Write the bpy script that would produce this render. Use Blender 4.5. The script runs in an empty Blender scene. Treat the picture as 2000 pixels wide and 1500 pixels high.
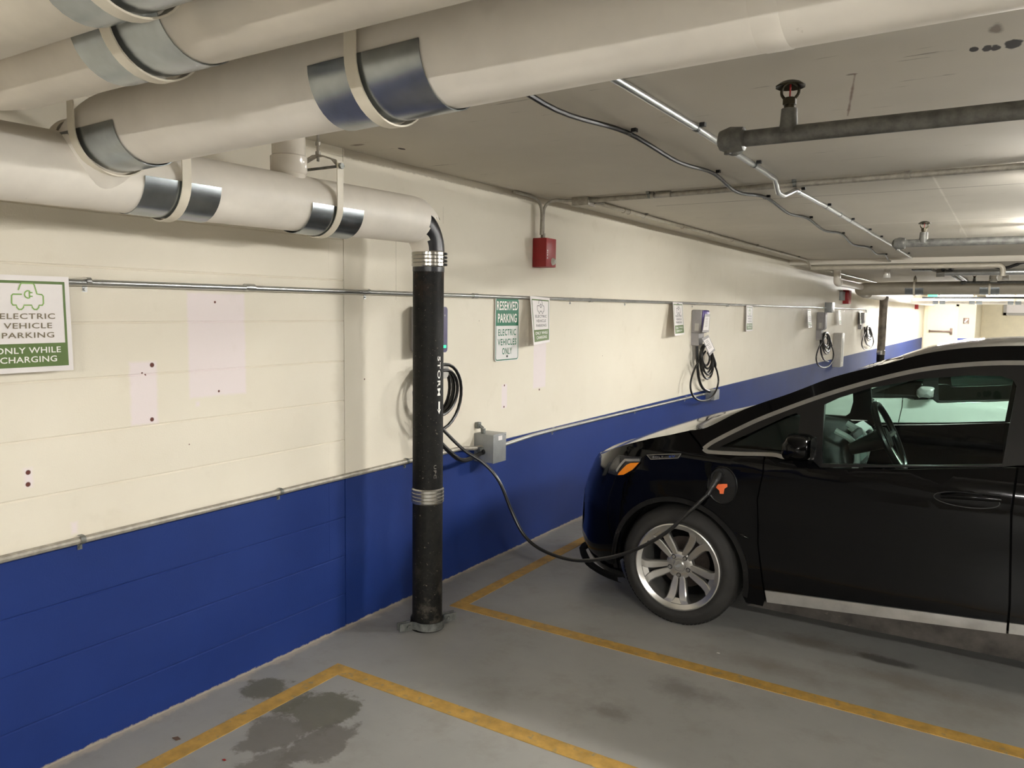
import bpy, bmesh, math, random
from math import sin, cos, pi, sqrt, atan2, radians
from mathutils import Vector, Matrix
from mathutils.geometry import tessellate_polygon
random.seed(7)
SC = bpy.context.scene
COL = SC.collection
# ------------------------------------------------------------------ camera
F = 1529.6
YAW, PIT, ROL = 0.56451, 0.095915, 0.013948
CAM = Vector((2.84972, 0.0, 1.68))
fw = Vector((-sin(YAW)*cos(PIT), cos(YAW)*cos(PIT), -sin(PIT)))
r0 = Vector((cos(YAW), sin(YAW), 0)); u0 = r0.cross(fw)
rt = r0*cos(ROL) + u0*sin(ROL); up = -r0*sin(ROL) + u0*cos(ROL)
cd = bpy.data.cameras.new('camera'); cam = bpy.data.objects.new('camera', cd); COL.objects.link(cam)
cd.sensor_fit = 'HORIZONTAL'; cd.sensor_width = 36; cd.lens = F/2000*36; cd.clip_start = 0.02; cd.clip_end = 200
m = Matrix.Identity(4)
for i in range(3):
    m[i][0] = rt[i]; m[i][1] = up[i]; m[i][2] = -fw[i]; m[i][3] = CAM[i]
cam.matrix_world = m
SC.camera = cam
# ------------------------------------------------------------------ world, view, lamps
w = bpy.data.worlds.new('world'); SC.world = w; w.use_nodes = True
w.node_tree.nodes['Background'].inputs[0].default_value = (0.9, 0.85, 0.75, 1)
w.node_tree.nodes['Background'].inputs[1].default_value = 0.0
SC.view_settings.view_transform = 'Standard'; SC.view_settings.look = 'None'
SC.view_settings.exposure = 0.0; SC.view_settings.gamma = 1.0
SC.view_settings.use_curve_mapping = False
TUBE_POWER = 800.0     # emission strength of the fluorescent tubes
# (x0, x1, y, strength factor) of the strip lights under the ceiling, all along x
LAMPS = [(3.05, 4.25, 5.0, 1.0), (2.98, 4.18, 8.1, 0.88), (4.3, 5.5, -0.9, 0.85), (3.0, 4.2, -4.2, 1.0), (7.2, 8.4, 2.6, 1.0), (3.6, 4.8, 17.4, 0.45),  # lamps behind the camera are unseen, added to lift near floor and pipes
         (0.9, 2.1, 22.6, 1.1), (0.9, 2.1, 27.2, 1.5), (0.75, 1.75, 30.4, 0.6), (2.1, 3.3, 30.4, 0.7), (4.6, 5.8, 36.0, 1.1), (7.2, 8.4, 9.5, 0.8), (7.2, 8.4, 24.0, 0.9), (7.2, 8.4, -4.0, 0.9)]  # the lamp before the last wall is added to brighten that wall

# ------------------------------------------------------------------ pixel -> real place on a known plane
def ray(px, py): return fw + rt*((px-1000)/F) - up*((py-750)/F)
def PL(px, py, ax, v):
    d = ray(px, py); return CAM + d*((v-CAM[ax])/d[ax])
def W(px, py, x=0.0): return PL(px, py, 0, x)
def FL(px, py, z=0.0): return PL(px, py, 2, z)
def YP(px, py, y): return PL(px, py, 1, y)

# ------------------------------------------------------------------ materials
def lin(c):
    return tuple(((v/255)/12.92 if v/255 <= 0.04045 else (((v/255)+0.055)/1.055)**2.4) for v in c) + (1,)
class NT:
    def __init__(s, name):
        s.m = bpy.data.materials.new(name); s.m.use_nodes = True
        s.t = s.m.node_tree; s.b = s.t.nodes['Principled BSDF']
    def n(s, typ, **kw):
        o = s.t.nodes.new(typ)
        for k, v in kw.items(): setattr(o, k, v)
        return o
    def l(s, a, b): s.t.links.new(a, b)
    def val(s, sock, v):
        if hasattr(v, 'is_output'): s.l(v, sock)
        else: sock.default_value = v
    def math(s, op, a, b=0.0, clamp=False):
        o = s.n('ShaderNodeMath', operation=op, use_clamp=clamp); s.val(o.inputs[0], a); s.val(o.inputs[1], b); return o.outputs[0]
    def mix(s, fac, a, b):
        o = s.n('ShaderNodeMix', data_type='RGBA'); s.val(o.inputs[0], fac); s.val(o.inputs[6], a); s.val(o.inputs[7], b); return o.outputs[2]
    def noise(s, scale, detail=3, rough=0.55, vec=None):
        o = s.n('ShaderNodeTexNoise'); o.inputs['Scale'].default_value = scale; o.inputs['Detail'].default_value = detail
        o.inputs['Roughness'].default_value = rough
        if vec is not None: s.l(vec, o.inputs['Vector'])
        return o.outputs[0]
    def pos(s):
        g = s.n('ShaderNodeNewGeometry'); return g.outputs['Position']
    def xyz(s, v):
        o = s.n('ShaderNodeSeparateXYZ'); s.l(v, o.inputs[0]); return o.outputs
    def scalev(s, v, sc):
        o = s.n('ShaderNodeVectorMath', operation='MULTIPLY'); s.l(v, o.inputs[0]); o.inputs[1].default_value = sc; return o.outputs[0]
    def ramp(s, v, a, b):
        o = s.n('ShaderNodeMapRange'); o.inputs[1].default_value = a; o.inputs[2].default_value = b; s.l(v, o.inputs[0]); return o.outputs[0]
    def bump(s, h, strength=0.3, dist=0.01):
        o = s.n('ShaderNodeBump'); o.inputs['Strength'].default_value = strength; o.inputs['Distance'].default_value = dist
        s.l(h, o.inputs['Height']); s.l(o.outputs[0], s.b.inputs['Normal'])
    def rect(s, c, y0, y1, z0, z1, soft=0.012, wob=None):
        # soft box mask on two coordinates
        cy, hy, cz, hz = (y0+y1)/2, abs(y1-y0)/2, (z0+z1)/2, abs(z1-z0)/2
        a = s.math('SUBTRACT', hy, s.math('ABSOLUTE', s.math('SUBTRACT', c[0], cy)))
        b = s.math('SUBTRACT', hz, s.math('ABSOLUTE', s.math('SUBTRACT', c[1], cz)))
        d = s.math('MINIMUM', a, b)
        if wob is not None: d = s.math('ADD', d, wob)
        return s.math('DIVIDE', d, soft, True)
    def ell(s, c, cx, cy, rx, ry, soft=0.25, wob=None):
        a = s.math('DIVIDE', s.math('SUBTRACT', c[0], cx), rx); b = s.math('DIVIDE', s.math('SUBTRACT', c[1], cy), ry)
        d = s.math('SUBTRACT', 1.0, s.math('SQRT', s.math('ADD', s.math('MULTIPLY', a, a), s.math('MULTIPLY', b, b))))
        if wob is not None: d = s.math('ADD', d, wob)
        return s.math('DIVIDE', d, soft, True)

def simple(name, col, rough=0.5, metal=0.0, var=0.12, scale=14.0, bump=0.0, spec=None, coat=0.0, dirt=None):
    t = NT(name); p = t.pos(); nz = t.noise(scale, 4, 0.6, p)
    c = lin(col); dk = tuple(v*(1-var*2) for v in c[:3])+(1,); lt = tuple(min(1, v*(1+var)) for v in c[:3])+(1,)
    out = t.mix(t.ramp(nz, 0.3, 0.7), dk, lt)
    if dirt:
        n2 = t.noise(dirt[1], 6, 0.7, p); out = t.mix(t.ramp(n2, dirt[2], dirt[2]+0.08), out, lin(dirt[0]))
    t.l(out, t.b.inputs['Base Color'])
    t.b.inputs['Roughness'].default_value = rough; t.b.inputs['Metallic'].default_value = metal
    if spec is not None: t.b.inputs['Specular IOR Level'].default_value = spec
    if coat: t.b.inputs['Coat Weight'].default_value = coat; t.b.inputs['Coat Roughness'].default_value = 0.03
    if bump: t.bump(nz, bump, 0.004)
    return t.m

def emis(name, col, strength):
    t = NT(name); t.b.inputs['Base Color'].default_value = lin(col)
    t.b.inputs['Emission Color'].default_value = lin(col); t.b.inputs['Emission Strength'].default_value = strength
    return t.m

def mat_wall():
    t = NT('painted_wall'); p = t.pos(); c = t.xyz(p); cc = (c[1], c[2])
    n1 = t.noise(1.6, 4, 0.6, p); n2 = t.noise(26, 5, 0.7, p); n3 = t.noise(5, 4, 0.6, p)
    cream = t.mix(t.ramp(n1, 0.3, 0.7), lin((226, 218, 201)), lin((231, 224, 208)))
    wob = t.math('MULTIPLY', t.math('SUBTRACT', n2, 0.5), 0.02)
    lav = lin((232, 221, 220))
    for (a, b, d, e) in ((1.742, 1.869, 1.20, 1.46), (2.0, 2.298, 1.284, 1.734), (4.775, 4.965, 1.107, 1.45), (4.365, 4.446, 1.004, 1.178), (1.498, 1.533, 0.83, 0.885),
                         (2.03, 2.06, 1.25, 1.28), (1.345, 1.385, 1.03, 1.11)):
        cream = t.mix(t.rect(cc, a, b, d, e, 0.014, wob), cream, lav)
    # faint rubbed grime and hairline cracks
    cream = t.mix(t.math('MULTIPLY', t.ramp(n3, 0.60, 0.85), 0.25), cream, lin((190, 178, 150)))
    for (y, z0, z1) in ((3.30, 1.72, 2.05), (3.72, 2.17, 2.27), (9.57, 1.40, 2.1)):
        cream = t.mix(t.math('MULTIPLY', t.rect(cc, y-0.003, y+0.003, z0, z1, 0.004, t.math('MULTIPLY', wob, 0.3)), 0.8), cream, lin((150, 140, 118)))
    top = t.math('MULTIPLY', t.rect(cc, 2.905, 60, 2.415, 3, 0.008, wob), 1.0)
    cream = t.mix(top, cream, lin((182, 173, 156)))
    blue = t.mix(t.ramp(n1, 0.3, 0.7), lin((16, 41, 102)), lin((20, 47, 112)))
    scuff = t.noise(9, 8, 0.75, t.scalev(p, (1, 1, 3)))
    blue = t.mix(t.ramp(scuff, 0.735, 0.76), blue, lin((150, 150, 165)))
    bl = t.math('DIVIDE', t.math('ADD', t.math('SUBTRACT', 0.802, c[2]), t.math('MULTIPLY', wob, 0.2)), 0.006, True)
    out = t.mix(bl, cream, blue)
    # bare mortar where the paint stops above the floor
    lo = t.math('DIVIDE', t.math('ADD', t.math('SUBTRACT', 0.012, c[2]), t.math('MULTIPLY', wob, 1.4)), 0.006, True)
    out = t.mix(lo, out, lin((150, 142, 130)))
    for (y, z, r) in ((1.365, 1.09, .010), (1.363, 1.048, .010), (1.843, 1.439, .011), (1.836, 1.223, .010), (1.80, 1.41, .004), (1.815, 1.402, .004),
                      (2.14, 1.69, .006), (2.15, 1.31, .006), (4.405, 1.165, .008), (4.403, 1.02, .008), (4.87, 1.10, .009), (2.0, 1.1, .003), (3.05, 1.30, .005), (4.1, 1.6, .003), (5.9, 1.3, .004)):
        out = t.mix(t.ell(cc, y, z, r, r, 0.3), out, lin((96, 52, 44)))
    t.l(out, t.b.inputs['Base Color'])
    t.b.inputs['Roughness'].default_value = 0.6; t.b.inputs['Specular IOR Level'].default_value = 0.3
    fine = t.noise(160, 3, 0.6, p)
    h = t.math('ADD', t.math('MULTIPLY', n2, 0.5), fine); t.bump(h, 0.16, 0.004)
    return t.m

def mat_floor():
    t = NT('garage_concrete_floor'); p = t.pos(); c = t.xyz(p); cc = (c[0], c[1])
    n1 = t.noise(0.9, 5, 0.62, p); n2 = t.noise(7, 6, 0.7, p); n3 = t.noise(45, 4, 0.7, p); n4 = t.noise(2.6, 6, 0.68, p)
    out = t.mix(t.ramp(n1, 0.32, 0.68), lin((139, 138, 134)), lin((155, 153, 148)))
    out = t.mix(t.math('MULTIPLY', t.ramp(n4, 0.52, 0.72), 0.5), out, lin((124, 117, 108)))
    out = t.mix(t.math('MULTIPLY', t.ramp(n2, 0.60, 0.74), 0.35), out, lin((160, 153, 142)))
    out = t.mix(t.math('MULTIPLY', t.ramp(n3, 0.66, 0.74), 0.35), out, lin((72, 70, 66)))
    wob = t.math('MULTIPLY', t.math('SUBTRACT', n2, 0.5), 2.2)
    def stain(px, py, rx, ry, col, k, soft=0.2):
        nonlocal out
        q = FL(px, py); out = t.mix(t.math('MULTIPLY', t.ell(cc, q.x, q.y, rx, ry, soft, wob), k), out, lin(col))
    wet = (92, 90, 76)
    stain(520, 1345, .10, .13, wet, .85); stain(560, 1368, .09, .10, wet, .8); stain(625, 1388, .16, .17, wet, .85)
    stain(540, 1430, .13, .16, (100, 96, 88), .8); stain(620, 1455, .10, .20, (96, 92, 85), .8); stain(530, 1492, .10, .15, (100, 96, 88), .75)
    brown = (98, 80, 62)
    stain(1730, 1290, .16, .05, (66, 60, 56), .7, .5); stain(1590, 1255, .30, .10, brown, .4, .8); stain(1340, 1350, .22, .12, (92, 84, 80), .5, .8)
    stain(1800, 1340, .5, .12, brown, .35, .8); stain(1500, 1300, .4, .1, brown, .3, .8); stain(1190, 1390, .12, .07, (92, 84, 80), .45, .6)
    stain(1190, 1150, .16, .14, (92, 86, 80), .5, .8)
    # lighter mortar along the foot of the wall
    e = t.math('DIVIDE', t.math('ADD', t.math('SUBTRACT', 0.035, c[0]), t.math('MULTIPLY', t.math('SUBTRACT', n2, 0.5), 0.16)), 0.02, True)
    out = t.mix(t.math('MULTIPLY', e, 0.8), out, lin((176, 164, 150)))
    t.l(out, t.b.inputs['Base Color'])
    t.l(t.ramp(n4, 0.2, 1.2), t.b.inputs['Roughness'])
    o = t.n('ShaderNodeMapRange'); o.inputs[1].default_value = 0.3; o.inputs[2].default_value = 0.7; o.inputs[3].default_value = 0.42; o.inputs[4].default_value = 0.62
    t.l(n4, o.inputs[0]); t.l(o.outputs[0], t.b.inputs['Roughness'])
    t.bump(n3, 0.12, 0.004)
    return t.m

def mat_ceiling():
    t = NT('raw_concrete_ceiling'); p = t.pos(); c = t.xyz(p)
    n1 = t.noise(0.8, 4, 0.6, p); n2 = t.noise(5.0, 5, 0.6, t.scalev(p, (0.55, 6.0, 1))); n3 = t.noise(3.2, 5, 0.65, p)
    out = t.mix(t.ramp(n1, 0.3, 0.7), lin((194, 187, 174)), lin((206, 199, 186)))
    out = t.mix(t.math('MULTIPLY', t.ramp(n2, 0.675, 0.72), 0.7), out, lin((120, 112, 100)))
    out = t.mix(t.math('MULTIPLY', t.ramp(n3, 0.62, 0.8), 0.3), out, lin((210, 201, 186)))
    cc = (c[0], c[1]); wob = t.math('MULTIPLY', t.math('SUBTRACT', n3, 0.5), 0.02)
    pale = lin((226, 220, 208))
    out = t.mix(t.math('MULTIPLY', t.rect(cc, 2.415, 2.435, 4.95, 9.2, 0.01, wob), .8), out, pale)
    out = t.mix(t.math('MULTIPLY', t.rect(cc, 1.2, 4.0, 7.52, 7.56, 0.01, wob), .7), out, pale)
    out = t.mix(t.math('MULTIPLY', t.rect(cc, 0.55, 5.0, 5.60, 5.625, 0.008, wob), .7), out, lin((110, 102, 90)))
    wob2 = t.math('MULTIPLY', t.math('SUBTRACT', t.noise(14, 4, 0.6, p), 0.5), 1.6)
    for px, py, rx, ry in ((1978, 88, .024, .050), (1945, 94, .016, .030), (1928, 95, .014, .030), (1902, 96, .014, .026), (785, 291, .014, .03)):
        q = FL(px, py, 2.46); out = t.mix(t.ell(cc, q.x, q.y, rx, ry, .2, wob2), out, lin((40, 32, 28)))
    for px, py, rx, ry in ((700, 283, .05, .025), (1945, 55, .02, .05), (1665, 145, .02, .012)):
        q = FL(px, py, 2.46); out = t.mix(t.math('MULTIPLY', t.ell(cc, q.x, q.y, rx, ry, .5, wob2), .7), out, lin((96, 78, 62)))
    ca, sa = cos(.2), sin(.2); cx_ = t.math('ADD', t.math('MULTIPLY', c[0], ca), t.math('MULTIPLY', c[1], sa)); cy_ = t.math('SUBTRACT', t.math('MULTIPLY', c[1], ca), t.math('MULTIPLY', c[0], sa))
    kx = 2.31*ca+3.12*sa; ky = 3.12*ca-2.31*sa
    out = t.mix(t.math('MULTIPLY', t.rect((cx_, cy_), kx-.006, kx+.006, ky-.30, ky+.30, .006, wob), .75), out, lin((110, 76, 58)))
    t.l(out, t.b.inputs['Base Color']); t.b.inputs['Roughness'].default_value = 0.75
    t.bump(n3, 0.15, 0.01)
    return t.m

M = {}
M['wall'] = mat_wall(); M['floor'] = mat_floor(); M['ceil'] = mat_ceiling()
M['cream'] = simple('cream_painted_plaster', (228, 218, 190), .6, var=.03, scale=3)
M['darkwall'] = simple('dim_far_plaster', (150, 142, 128), .8, var=.05, scale=2)
M['yellow'] = simple('worn_yellow_line_paint', (180, 142, 70), .6, var=.14, scale=16, dirt=((140, 126, 96), 24, .56))
M['jacket'] = simple('white_pipe_jacket', (238, 231, 220), .5, var=.04, scale=5, bump=.08, dirt=((168, 156, 138), 9, .69))
M['jacket_stain'] = simple('stained_white_pipe_jacket', (216, 207, 190), .5, var=.06, scale=5, bump=.1, dirt=((150, 116, 72), 6, .60))
M['jacket_darker'] = simple('darker_white_pipe_jacket', (222, 213, 198), .5, var=.05, scale=5, bump=.08, dirt=((158, 146, 128), 9, .68))  # jacket toned darker than the one on the largest pipe
M['jacket_shaded'] = simple('shaded_pipe_jacket', (176, 168, 152), .55, var=.06, scale=4)  # jacket darkened to paint in the shade on the far crossing pipe
M['strap'] = simple('ivory_painted_steel_strap', (228, 219, 200), .45, var=.03)
M['galv'] = simple('galvanised_sheet_steel', (168, 174, 178), .27, .95, var=.12, scale=9)
M['galvdull'] = simple('dull_galvanised_steel', (128, 130, 126), .5, .7, var=.25, scale=28)
def mat_iron():
    t = NT('black_cast_iron_pipe'); p = t.pos(); c = t.xyz(p)
    n1 = t.noise(30, 5, .7, p); n2 = t.noise(85, 3, .6, p); n3 = t.noise(11, 5, .7, p)
    out = t.mix(t.ramp(n1, .35, .7), lin((9, 9, 9)), lin((26, 24, 21)))
    out = t.mix(t.ramp(n2, .66, .72), out, lin((104, 98, 86)))
    low = t.math('MULTIPLY', t.ramp(n3, .50, .68), t.math('DIVIDE', t.math('SUBTRACT', .42, c[2]), .35, True), True)
    out = t.mix(t.math('MULTIPLY', low, .75), out, lin((88, 82, 72)))
    rust = t.math('MULTIPLY', t.ramp(n3, .50, .64), t.math('DIVIDE', t.math('SUBTRACT', c[2], 1.70), .15, True), True)
    out = t.mix(t.math('MULTIPLY', rust, .6), out, lin((66, 44, 30)))
    t.l(out, t.b.inputs['Base Color']); t.b.inputs['Roughness'].default_value = .58; t.b.inputs['Specular IOR Level'].default_value = .2
    t.bump(n1, .35, .004); return t.m
M['iron'] = mat_iron()
M['iron_plain'] = simple('black_cast_iron_pipe', (25, 23, 21), .62, 0, var=.35, scale=34, bump=.35, spec=.28, dirt=((92, 84, 72), 24, .655))
M['ironclean'] = simple('black_bitumen_coat', (28, 29, 34), .35, 0, var=.2, scale=20)
M['sprinkler'] = simple('dusty_dark_galvanised_pipe', (112, 111, 106), .55, .35, var=.25, scale=24)
M['stainless'] = simple('ribbed_stainless_band', (180, 177, 170), .22, .9, var=.12, scale=12)
M['emt'] = simple('bright_conduit_steel', (196, 197, 196), .28, .9, var=.08, scale=10)
M['emtpaint'] = simple('overpainted_conduit', (186, 178, 162), .45, .1, var=.06)
M['emtdull'] = simple('weathered_conduit_paint', (168, 162, 150), .5, .3, var=.15, scale=30)
M['cable'] = simple('black_cable_rubber', (20, 19, 19), .35, 0, var=.1)
M['blackplastic'] = simple('black_plastic', (18, 18, 19), .4, 0, var=.1)
M['greybox'] = simple('grey_enclosure_steel', (148, 150, 150), .4, .3, var=.06)
M['greyplastic'] = simple('warm_grey_plastic', (150, 146, 146), .45, 0, var=.05)
M['greylight'] = simple('pale_grey_plastic', (176, 172, 166), .5, 0, var=.05)
M['purple'] = simple('dusky_purple_plastic', (74, 66, 104), .35, 0, var=.05)
M['violet'] = simple('violet_faceplate', (92, 78, 142), .35, 0, var=.05)
M['red'] = simple('red_painted_steel', (158, 30, 34), .4, 0, var=.06)
M['lens'] = simple('clear_strobe_lens', (220, 216, 205), .12, 0, var=.02)
M['whitepaper'] = simple('white_sign_sheet', (234, 228, 226), .5, 0, var=.015)
M['signwhite'] = simple('white_reflective_sign', (226, 224, 222), .35, 0, var=.02)
M['signgreen'] = simple('deep_green_sign_ink', (8, 106, 74), .4, 0, var=.03)
M['olive'] = simple('olive_green_ink', (92, 116, 58), .5, 0, var=.05)
M['lime'] = simple('light_green_ink', (134, 172, 92), .5, 0, var=.02)
M['taupe'] = simple('taupe_ink', (120, 108, 84), .5, 0, var=.02)
M['ink'] = simple('dark_ink', (60, 58, 56), .5, 0, var=.02)
M['whiteink'] = simple('white_ink', (240, 238, 232), .5, 0, var=.01)
M['led'] = emis('green_status_light', (40, 235, 150), 1.4)
M['tube'] = emis('fluorescent_tube_glow', (255, 243, 222), TUBE_POWER)
M['whitemetal'] = simple('white_enamel_fixture', (225, 222, 214), .4, 0, var=.02)
M['paint'] = simple('black_car_paint', (5, 5, 6), .10, 0, var=.05, coat=.18, spec=.12)
M['paintdirty'] = simple('dusty_black_lower_panel', (20, 19, 18), .6, 0, var=.3, scale=20, spec=.2, dirt=((64, 60, 55), 14, .60))
M['carwhite'] = simple('pearl_white_car_paint', (216, 216, 212), .25, 0, var=.01, coat=.5)
M['rocker'] = simple('dusty_grey_rocker', (66, 62, 58), .6, 0, var=.3, scale=12, dirt=((110, 102, 94), 10, .62))
M['blacktrim'] = simple('black_car_trim', (12, 12, 13), .3, 0, var=.05)
M['matteblack'] = simple('matte_black_underbody', (9, 9, 9), .9, 0, var=.1, spec=.1)
M['satin'] = simple('satin_grey_trim', (170, 168, 164), .3, .85, var=.06)
M['sill_sheen'] = simple('silver_sill_sheen', (176, 174, 170), .32, .55, var=.12, scale=7)  # silver stands for floor light reflected in the black door foot
M['tyre'] = simple('dusty_tyre_rubber', (34, 32, 30), .75, 0, var=.15, scale=18)
M['alloy'] = simple('brushed_alloy', (190, 188, 184), .27, .85, var=.06)
M['amber'] = simple('amber_lens', (240, 138, 18), .2, 0, var=.04)
M['headclear'] = simple('smoky_headlight_lens', (84, 84, 84), .12, .5, var=.2, scale=20)
M['headdark'] = simple('dark_headlight_inner', (40, 40, 42), .3, .2, var=.1)
M['orange'] = simple('orange_port_tag', (235, 112, 62), .45, 0, var=.03)
M['dash'] = simple('dark_dash_plastic', (24, 25, 25), .8, 0, var=.08)
M['dashlight'] = simple('pale_dash_panel', (206, 210, 206), .4, 0, var=.03)
M['screen'] = simple('bright_dash_display', (190, 205, 200), .15, 0, var=.02)
M['seat'] = simple('charcoal_seat_cloth', (30, 30, 31), .8, 0, var=.1)
M['brake'] = simple('rusty_brake_metal', (58, 50, 45), .5, .5, var=.2, scale=30)
M['bluebadge'] = simple('blue_badge_letters', (50, 80, 170), .3, .3, var=.03)
M['doorpaint'] = simple('cream_door_paint', (236, 226, 198), .45, 0, var=.02)
M['brown'] = simple('brown_metal_bar', (112, 92, 82), .4, .5, var=.05)
M['exitgreen'] = emis('green_exit_glow', (60, 220, 120), 1.5)
def mat_glass(name, tint, refl=1.45):
    t = NT(name); nt = t.t
    tr = t.n('ShaderNodeBsdfTransparent'); tr.inputs[0].default_value = tint
    gl = t.n('ShaderNodeBsdfGlossy'); gl.inputs['Roughness'].default_value = 0.02; gl.inputs[0].default_value = (.8, .8, .8, 1)
    fr = t.n('ShaderNodeFresnel'); fr.inputs[0].default_value = refl
    mx = t.n('ShaderNodeMixShader'); t.l(fr.outputs[0], mx.inputs[0]); t.l(tr.outputs[0], mx.inputs[1]); t.l(gl.outputs[0], mx.inputs[2])
    t.l(mx.outputs[0], nt.nodes['Material Output'].inputs['Surface'])
    return t.m
M['glass'] = mat_glass('green_tinted_car_glass', (.64, .79, .73, 1))
M['darkglass'] = mat_glass('smoked_car_glass', (.10, .13, .12, 1))

# ------------------------------------------------------------------ mesh helpers
class MB:
    def __init__(s): s.bm = bmesh.new()
    def box(s, c, size, R=None, bev=0.0, seg=2):
        g = bmesh.ops.create_cube(s.bm, size=1.0); vs = g['verts']
        for v in vs:
            p = Vector((v.co.x*size[0], v.co.y*size[1], v.co.z*size[2])); v.co = p
        if bev:
            es = list({e for v in vs for e in v.link_edges})
            r = bmesh.ops.bevel(s.bm, geom=es, offset=bev, segments=seg, affect='EDGES', profile=.5)
            vs = list({v for f in r['faces'] for v in f.verts} | {v for v in vs if v.is_valid})
        for v in vs:
            if R is not None: v.co = R @ v.co
            v.co = v.co + Vector(c)
        return s
    def bb(s, x0, x1, y0, y1, z0, z1, bev=0.0, seg=2):
        return s.box(((x0+x1)/2, (y0+y1)/2, (z0+z1)/2), (abs(x1-x0), abs(y1-y0), abs(z1-z0)), None, bev, seg)
    def tube(s, pts, r, sides=12, caps=True, closed=False):
        pts = [Vector(p) for p in pts]; n = len(pts)
        rs = r if isinstance(r, (list, tuple)) else [r]*n
        tans = []
        for i in range(n):
            a = pts[(i-1) % n] if (closed or i > 0) else pts[0]; b = pts[(i+1) % n] if (closed or i < n-1) else pts[-1]
            tans.append((b-a).normalized())
        t = tans[0]; ref = Vector((0, 0, 1)) if abs(t.z) < .9 else Vector((1, 0, 0))
        nrm = t.cross(ref).normalized(); rings = []
        for i in range(n):
            t = tans[i]; nrm = (nrm - t*nrm.dot(t)).normalized(); bi = t.cross(nrm)
            rings.append([s.bm.verts.new(pts[i] + (nrm*cos(2*pi*k/sides) + bi*sin(2*pi*k/sides))*rs[i]) for k in range(sides)])
        for i in range(n if closed else n-1):
            A, B = rings[i], rings[(i+1) % n]
            for k in range(sides): s.bm.faces.new((A[k], B[k], B[(k+1) % sides], A[(k+1) % sides]))
        if caps and not closed:
            s.bm.faces.new(rings[0]); s.bm.faces.new(list(reversed(rings[-1])))
        return s
    def lathe(s, prof, c, axis, sides=32):
        # prof: (radius, distance along axis)
        axis = Vector(axis).normalized(); ref = Vector((0, 0, 1)) if abs(axis.z) < .9 else Vector((1, 0, 0))
        a = axis.cross(ref).normalized(); b = axis.cross(a); c = Vector(c); rings = []
        for (r, h) in prof:
            rings.append([s.bm.verts.new(c + axis*h + (a*cos(2*pi*k/sides) + b*sin(2*pi*k/sides))*max(r, 1e-5)) for k in range(sides)])
        for A, B in zip(rings, rings[1:]):
            for k in range(sides): s.bm.faces.new((A[k], B[k], B[(k+1) % sides], A[(k+1) % sides]))
        return s
    def prism(s, poly, O, U, V, N, d):
        # polygon (u,v) in the frame O,U,V extruded by d along N
        O, U, V, N = map(Vector, (O, U, V, N))
        tris = tessellate_polygon([[Vector((a, b, 0)) for a, b in poly]])
        lo = [s.bm.verts.new(O+U*a+V*b) for a, b in poly]; hi = [s.bm.verts.new(O+U*a+V*b+N*d) for a, b in poly]
        for t in tris:
            try: s.bm.faces.new([hi[i] for i in t]); s.bm.faces.new([lo[i] for i in reversed(t)])
            except ValueError: pass
        n = len(poly)
        for i in range(n):
            j = (i+1) % n; s.bm.faces.new((lo[i], lo[j], hi[j], hi[i]))
        return s
    def grid(s, P, closed=False):
        R = [[s.bm.verts.new(Vector(p)) for p in row] for row in P]
        for a, b in zip(R, R[1:]):
            for k in range(len(a)-1): s.bm.faces.new((a[k], a[k+1], b[k+1], b[k]))
        return s
    def text(s, body, size, width, O, U, V, N, depth=0.0006, align='CENTER', fn=None, space=1.0, bold=0.012):
        cu = bpy.data.curves.new('t', 'FONT'); cu.body = body; cu.size = size; cu.align_x = align; cu.extrude = 0; cu.resolution_u = 3; cu.space_character = space; cu.offset = size*bold
        ob = bpy.data.objects.new('t', cu); COL.objects.link(ob)
        dg = bpy.context.evaluated_depsgraph_get(); me = ob.evaluated_get(dg).to_mesh()
        vs = [v.co.copy() for v in me.vertices]; fs = [list(p.vertices) for p in me.polygons]
        ob.evaluated_get(dg).to_mesh_clear(); bpy.data.objects.remove(ob); bpy.data.curves.remove(cu)
        if not vs: return s
        x0 = min(v.x for v in vs); x1 = max(v.x for v in vs); k = (width/(x1-x0)) if width else 1.0
        y1 = max(v.y for v in vs); ky = (size*0.72/y1 if y1 > 0 else 1)
        xm = (x0+x1)/2 if align == 'CENTER' else x0
        O, U, V, N = map(Vector, (O, U, V, N))
        if fn: nv = [s.bm.verts.new(fn((v.x-xm)*k, v.y*ky)) for v in vs]
        else: nv = [s.bm.verts.new(O + U*((v.x-xm)*k) + V*(v.y*ky) + N*depth) for v in vs]
        for f in fs:
            try: s.bm.faces.new([nv[i] for i in f])
            except ValueError: pass
        return s
    def ribbon(s, pts, wd, O, U, V, N, d=0.0006, closed=False, fn=None):
        O, U, V, N = map(Vector, (O, U, V, N)); n = len(pts); L = []; Rr = []
        for i in range(n):
            a = Vector(pts[(i-1) % n]) if (closed or i) else Vector(pts[0]); b = Vector(pts[(i+1) % n]) if (closed or i < n-1) else Vector(pts[-1])
            t = (b-a).normalized(); nn = Vector((-t.y, t.x)); p = Vector(pts[i])
            for (lst, sg) in ((L, 1), (Rr, -1)):
                q = p + nn*(sg*wd/2); lst.append(s.bm.verts.new(fn(q.x, q.y) if fn else O+U*q.x+V*q.y+N*d))
        for i in range(n if closed else n-1):
            j = (i+1) % n; s.bm.faces.new((L[i], Rr[i], Rr[j], L[j]))
        return s
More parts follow.
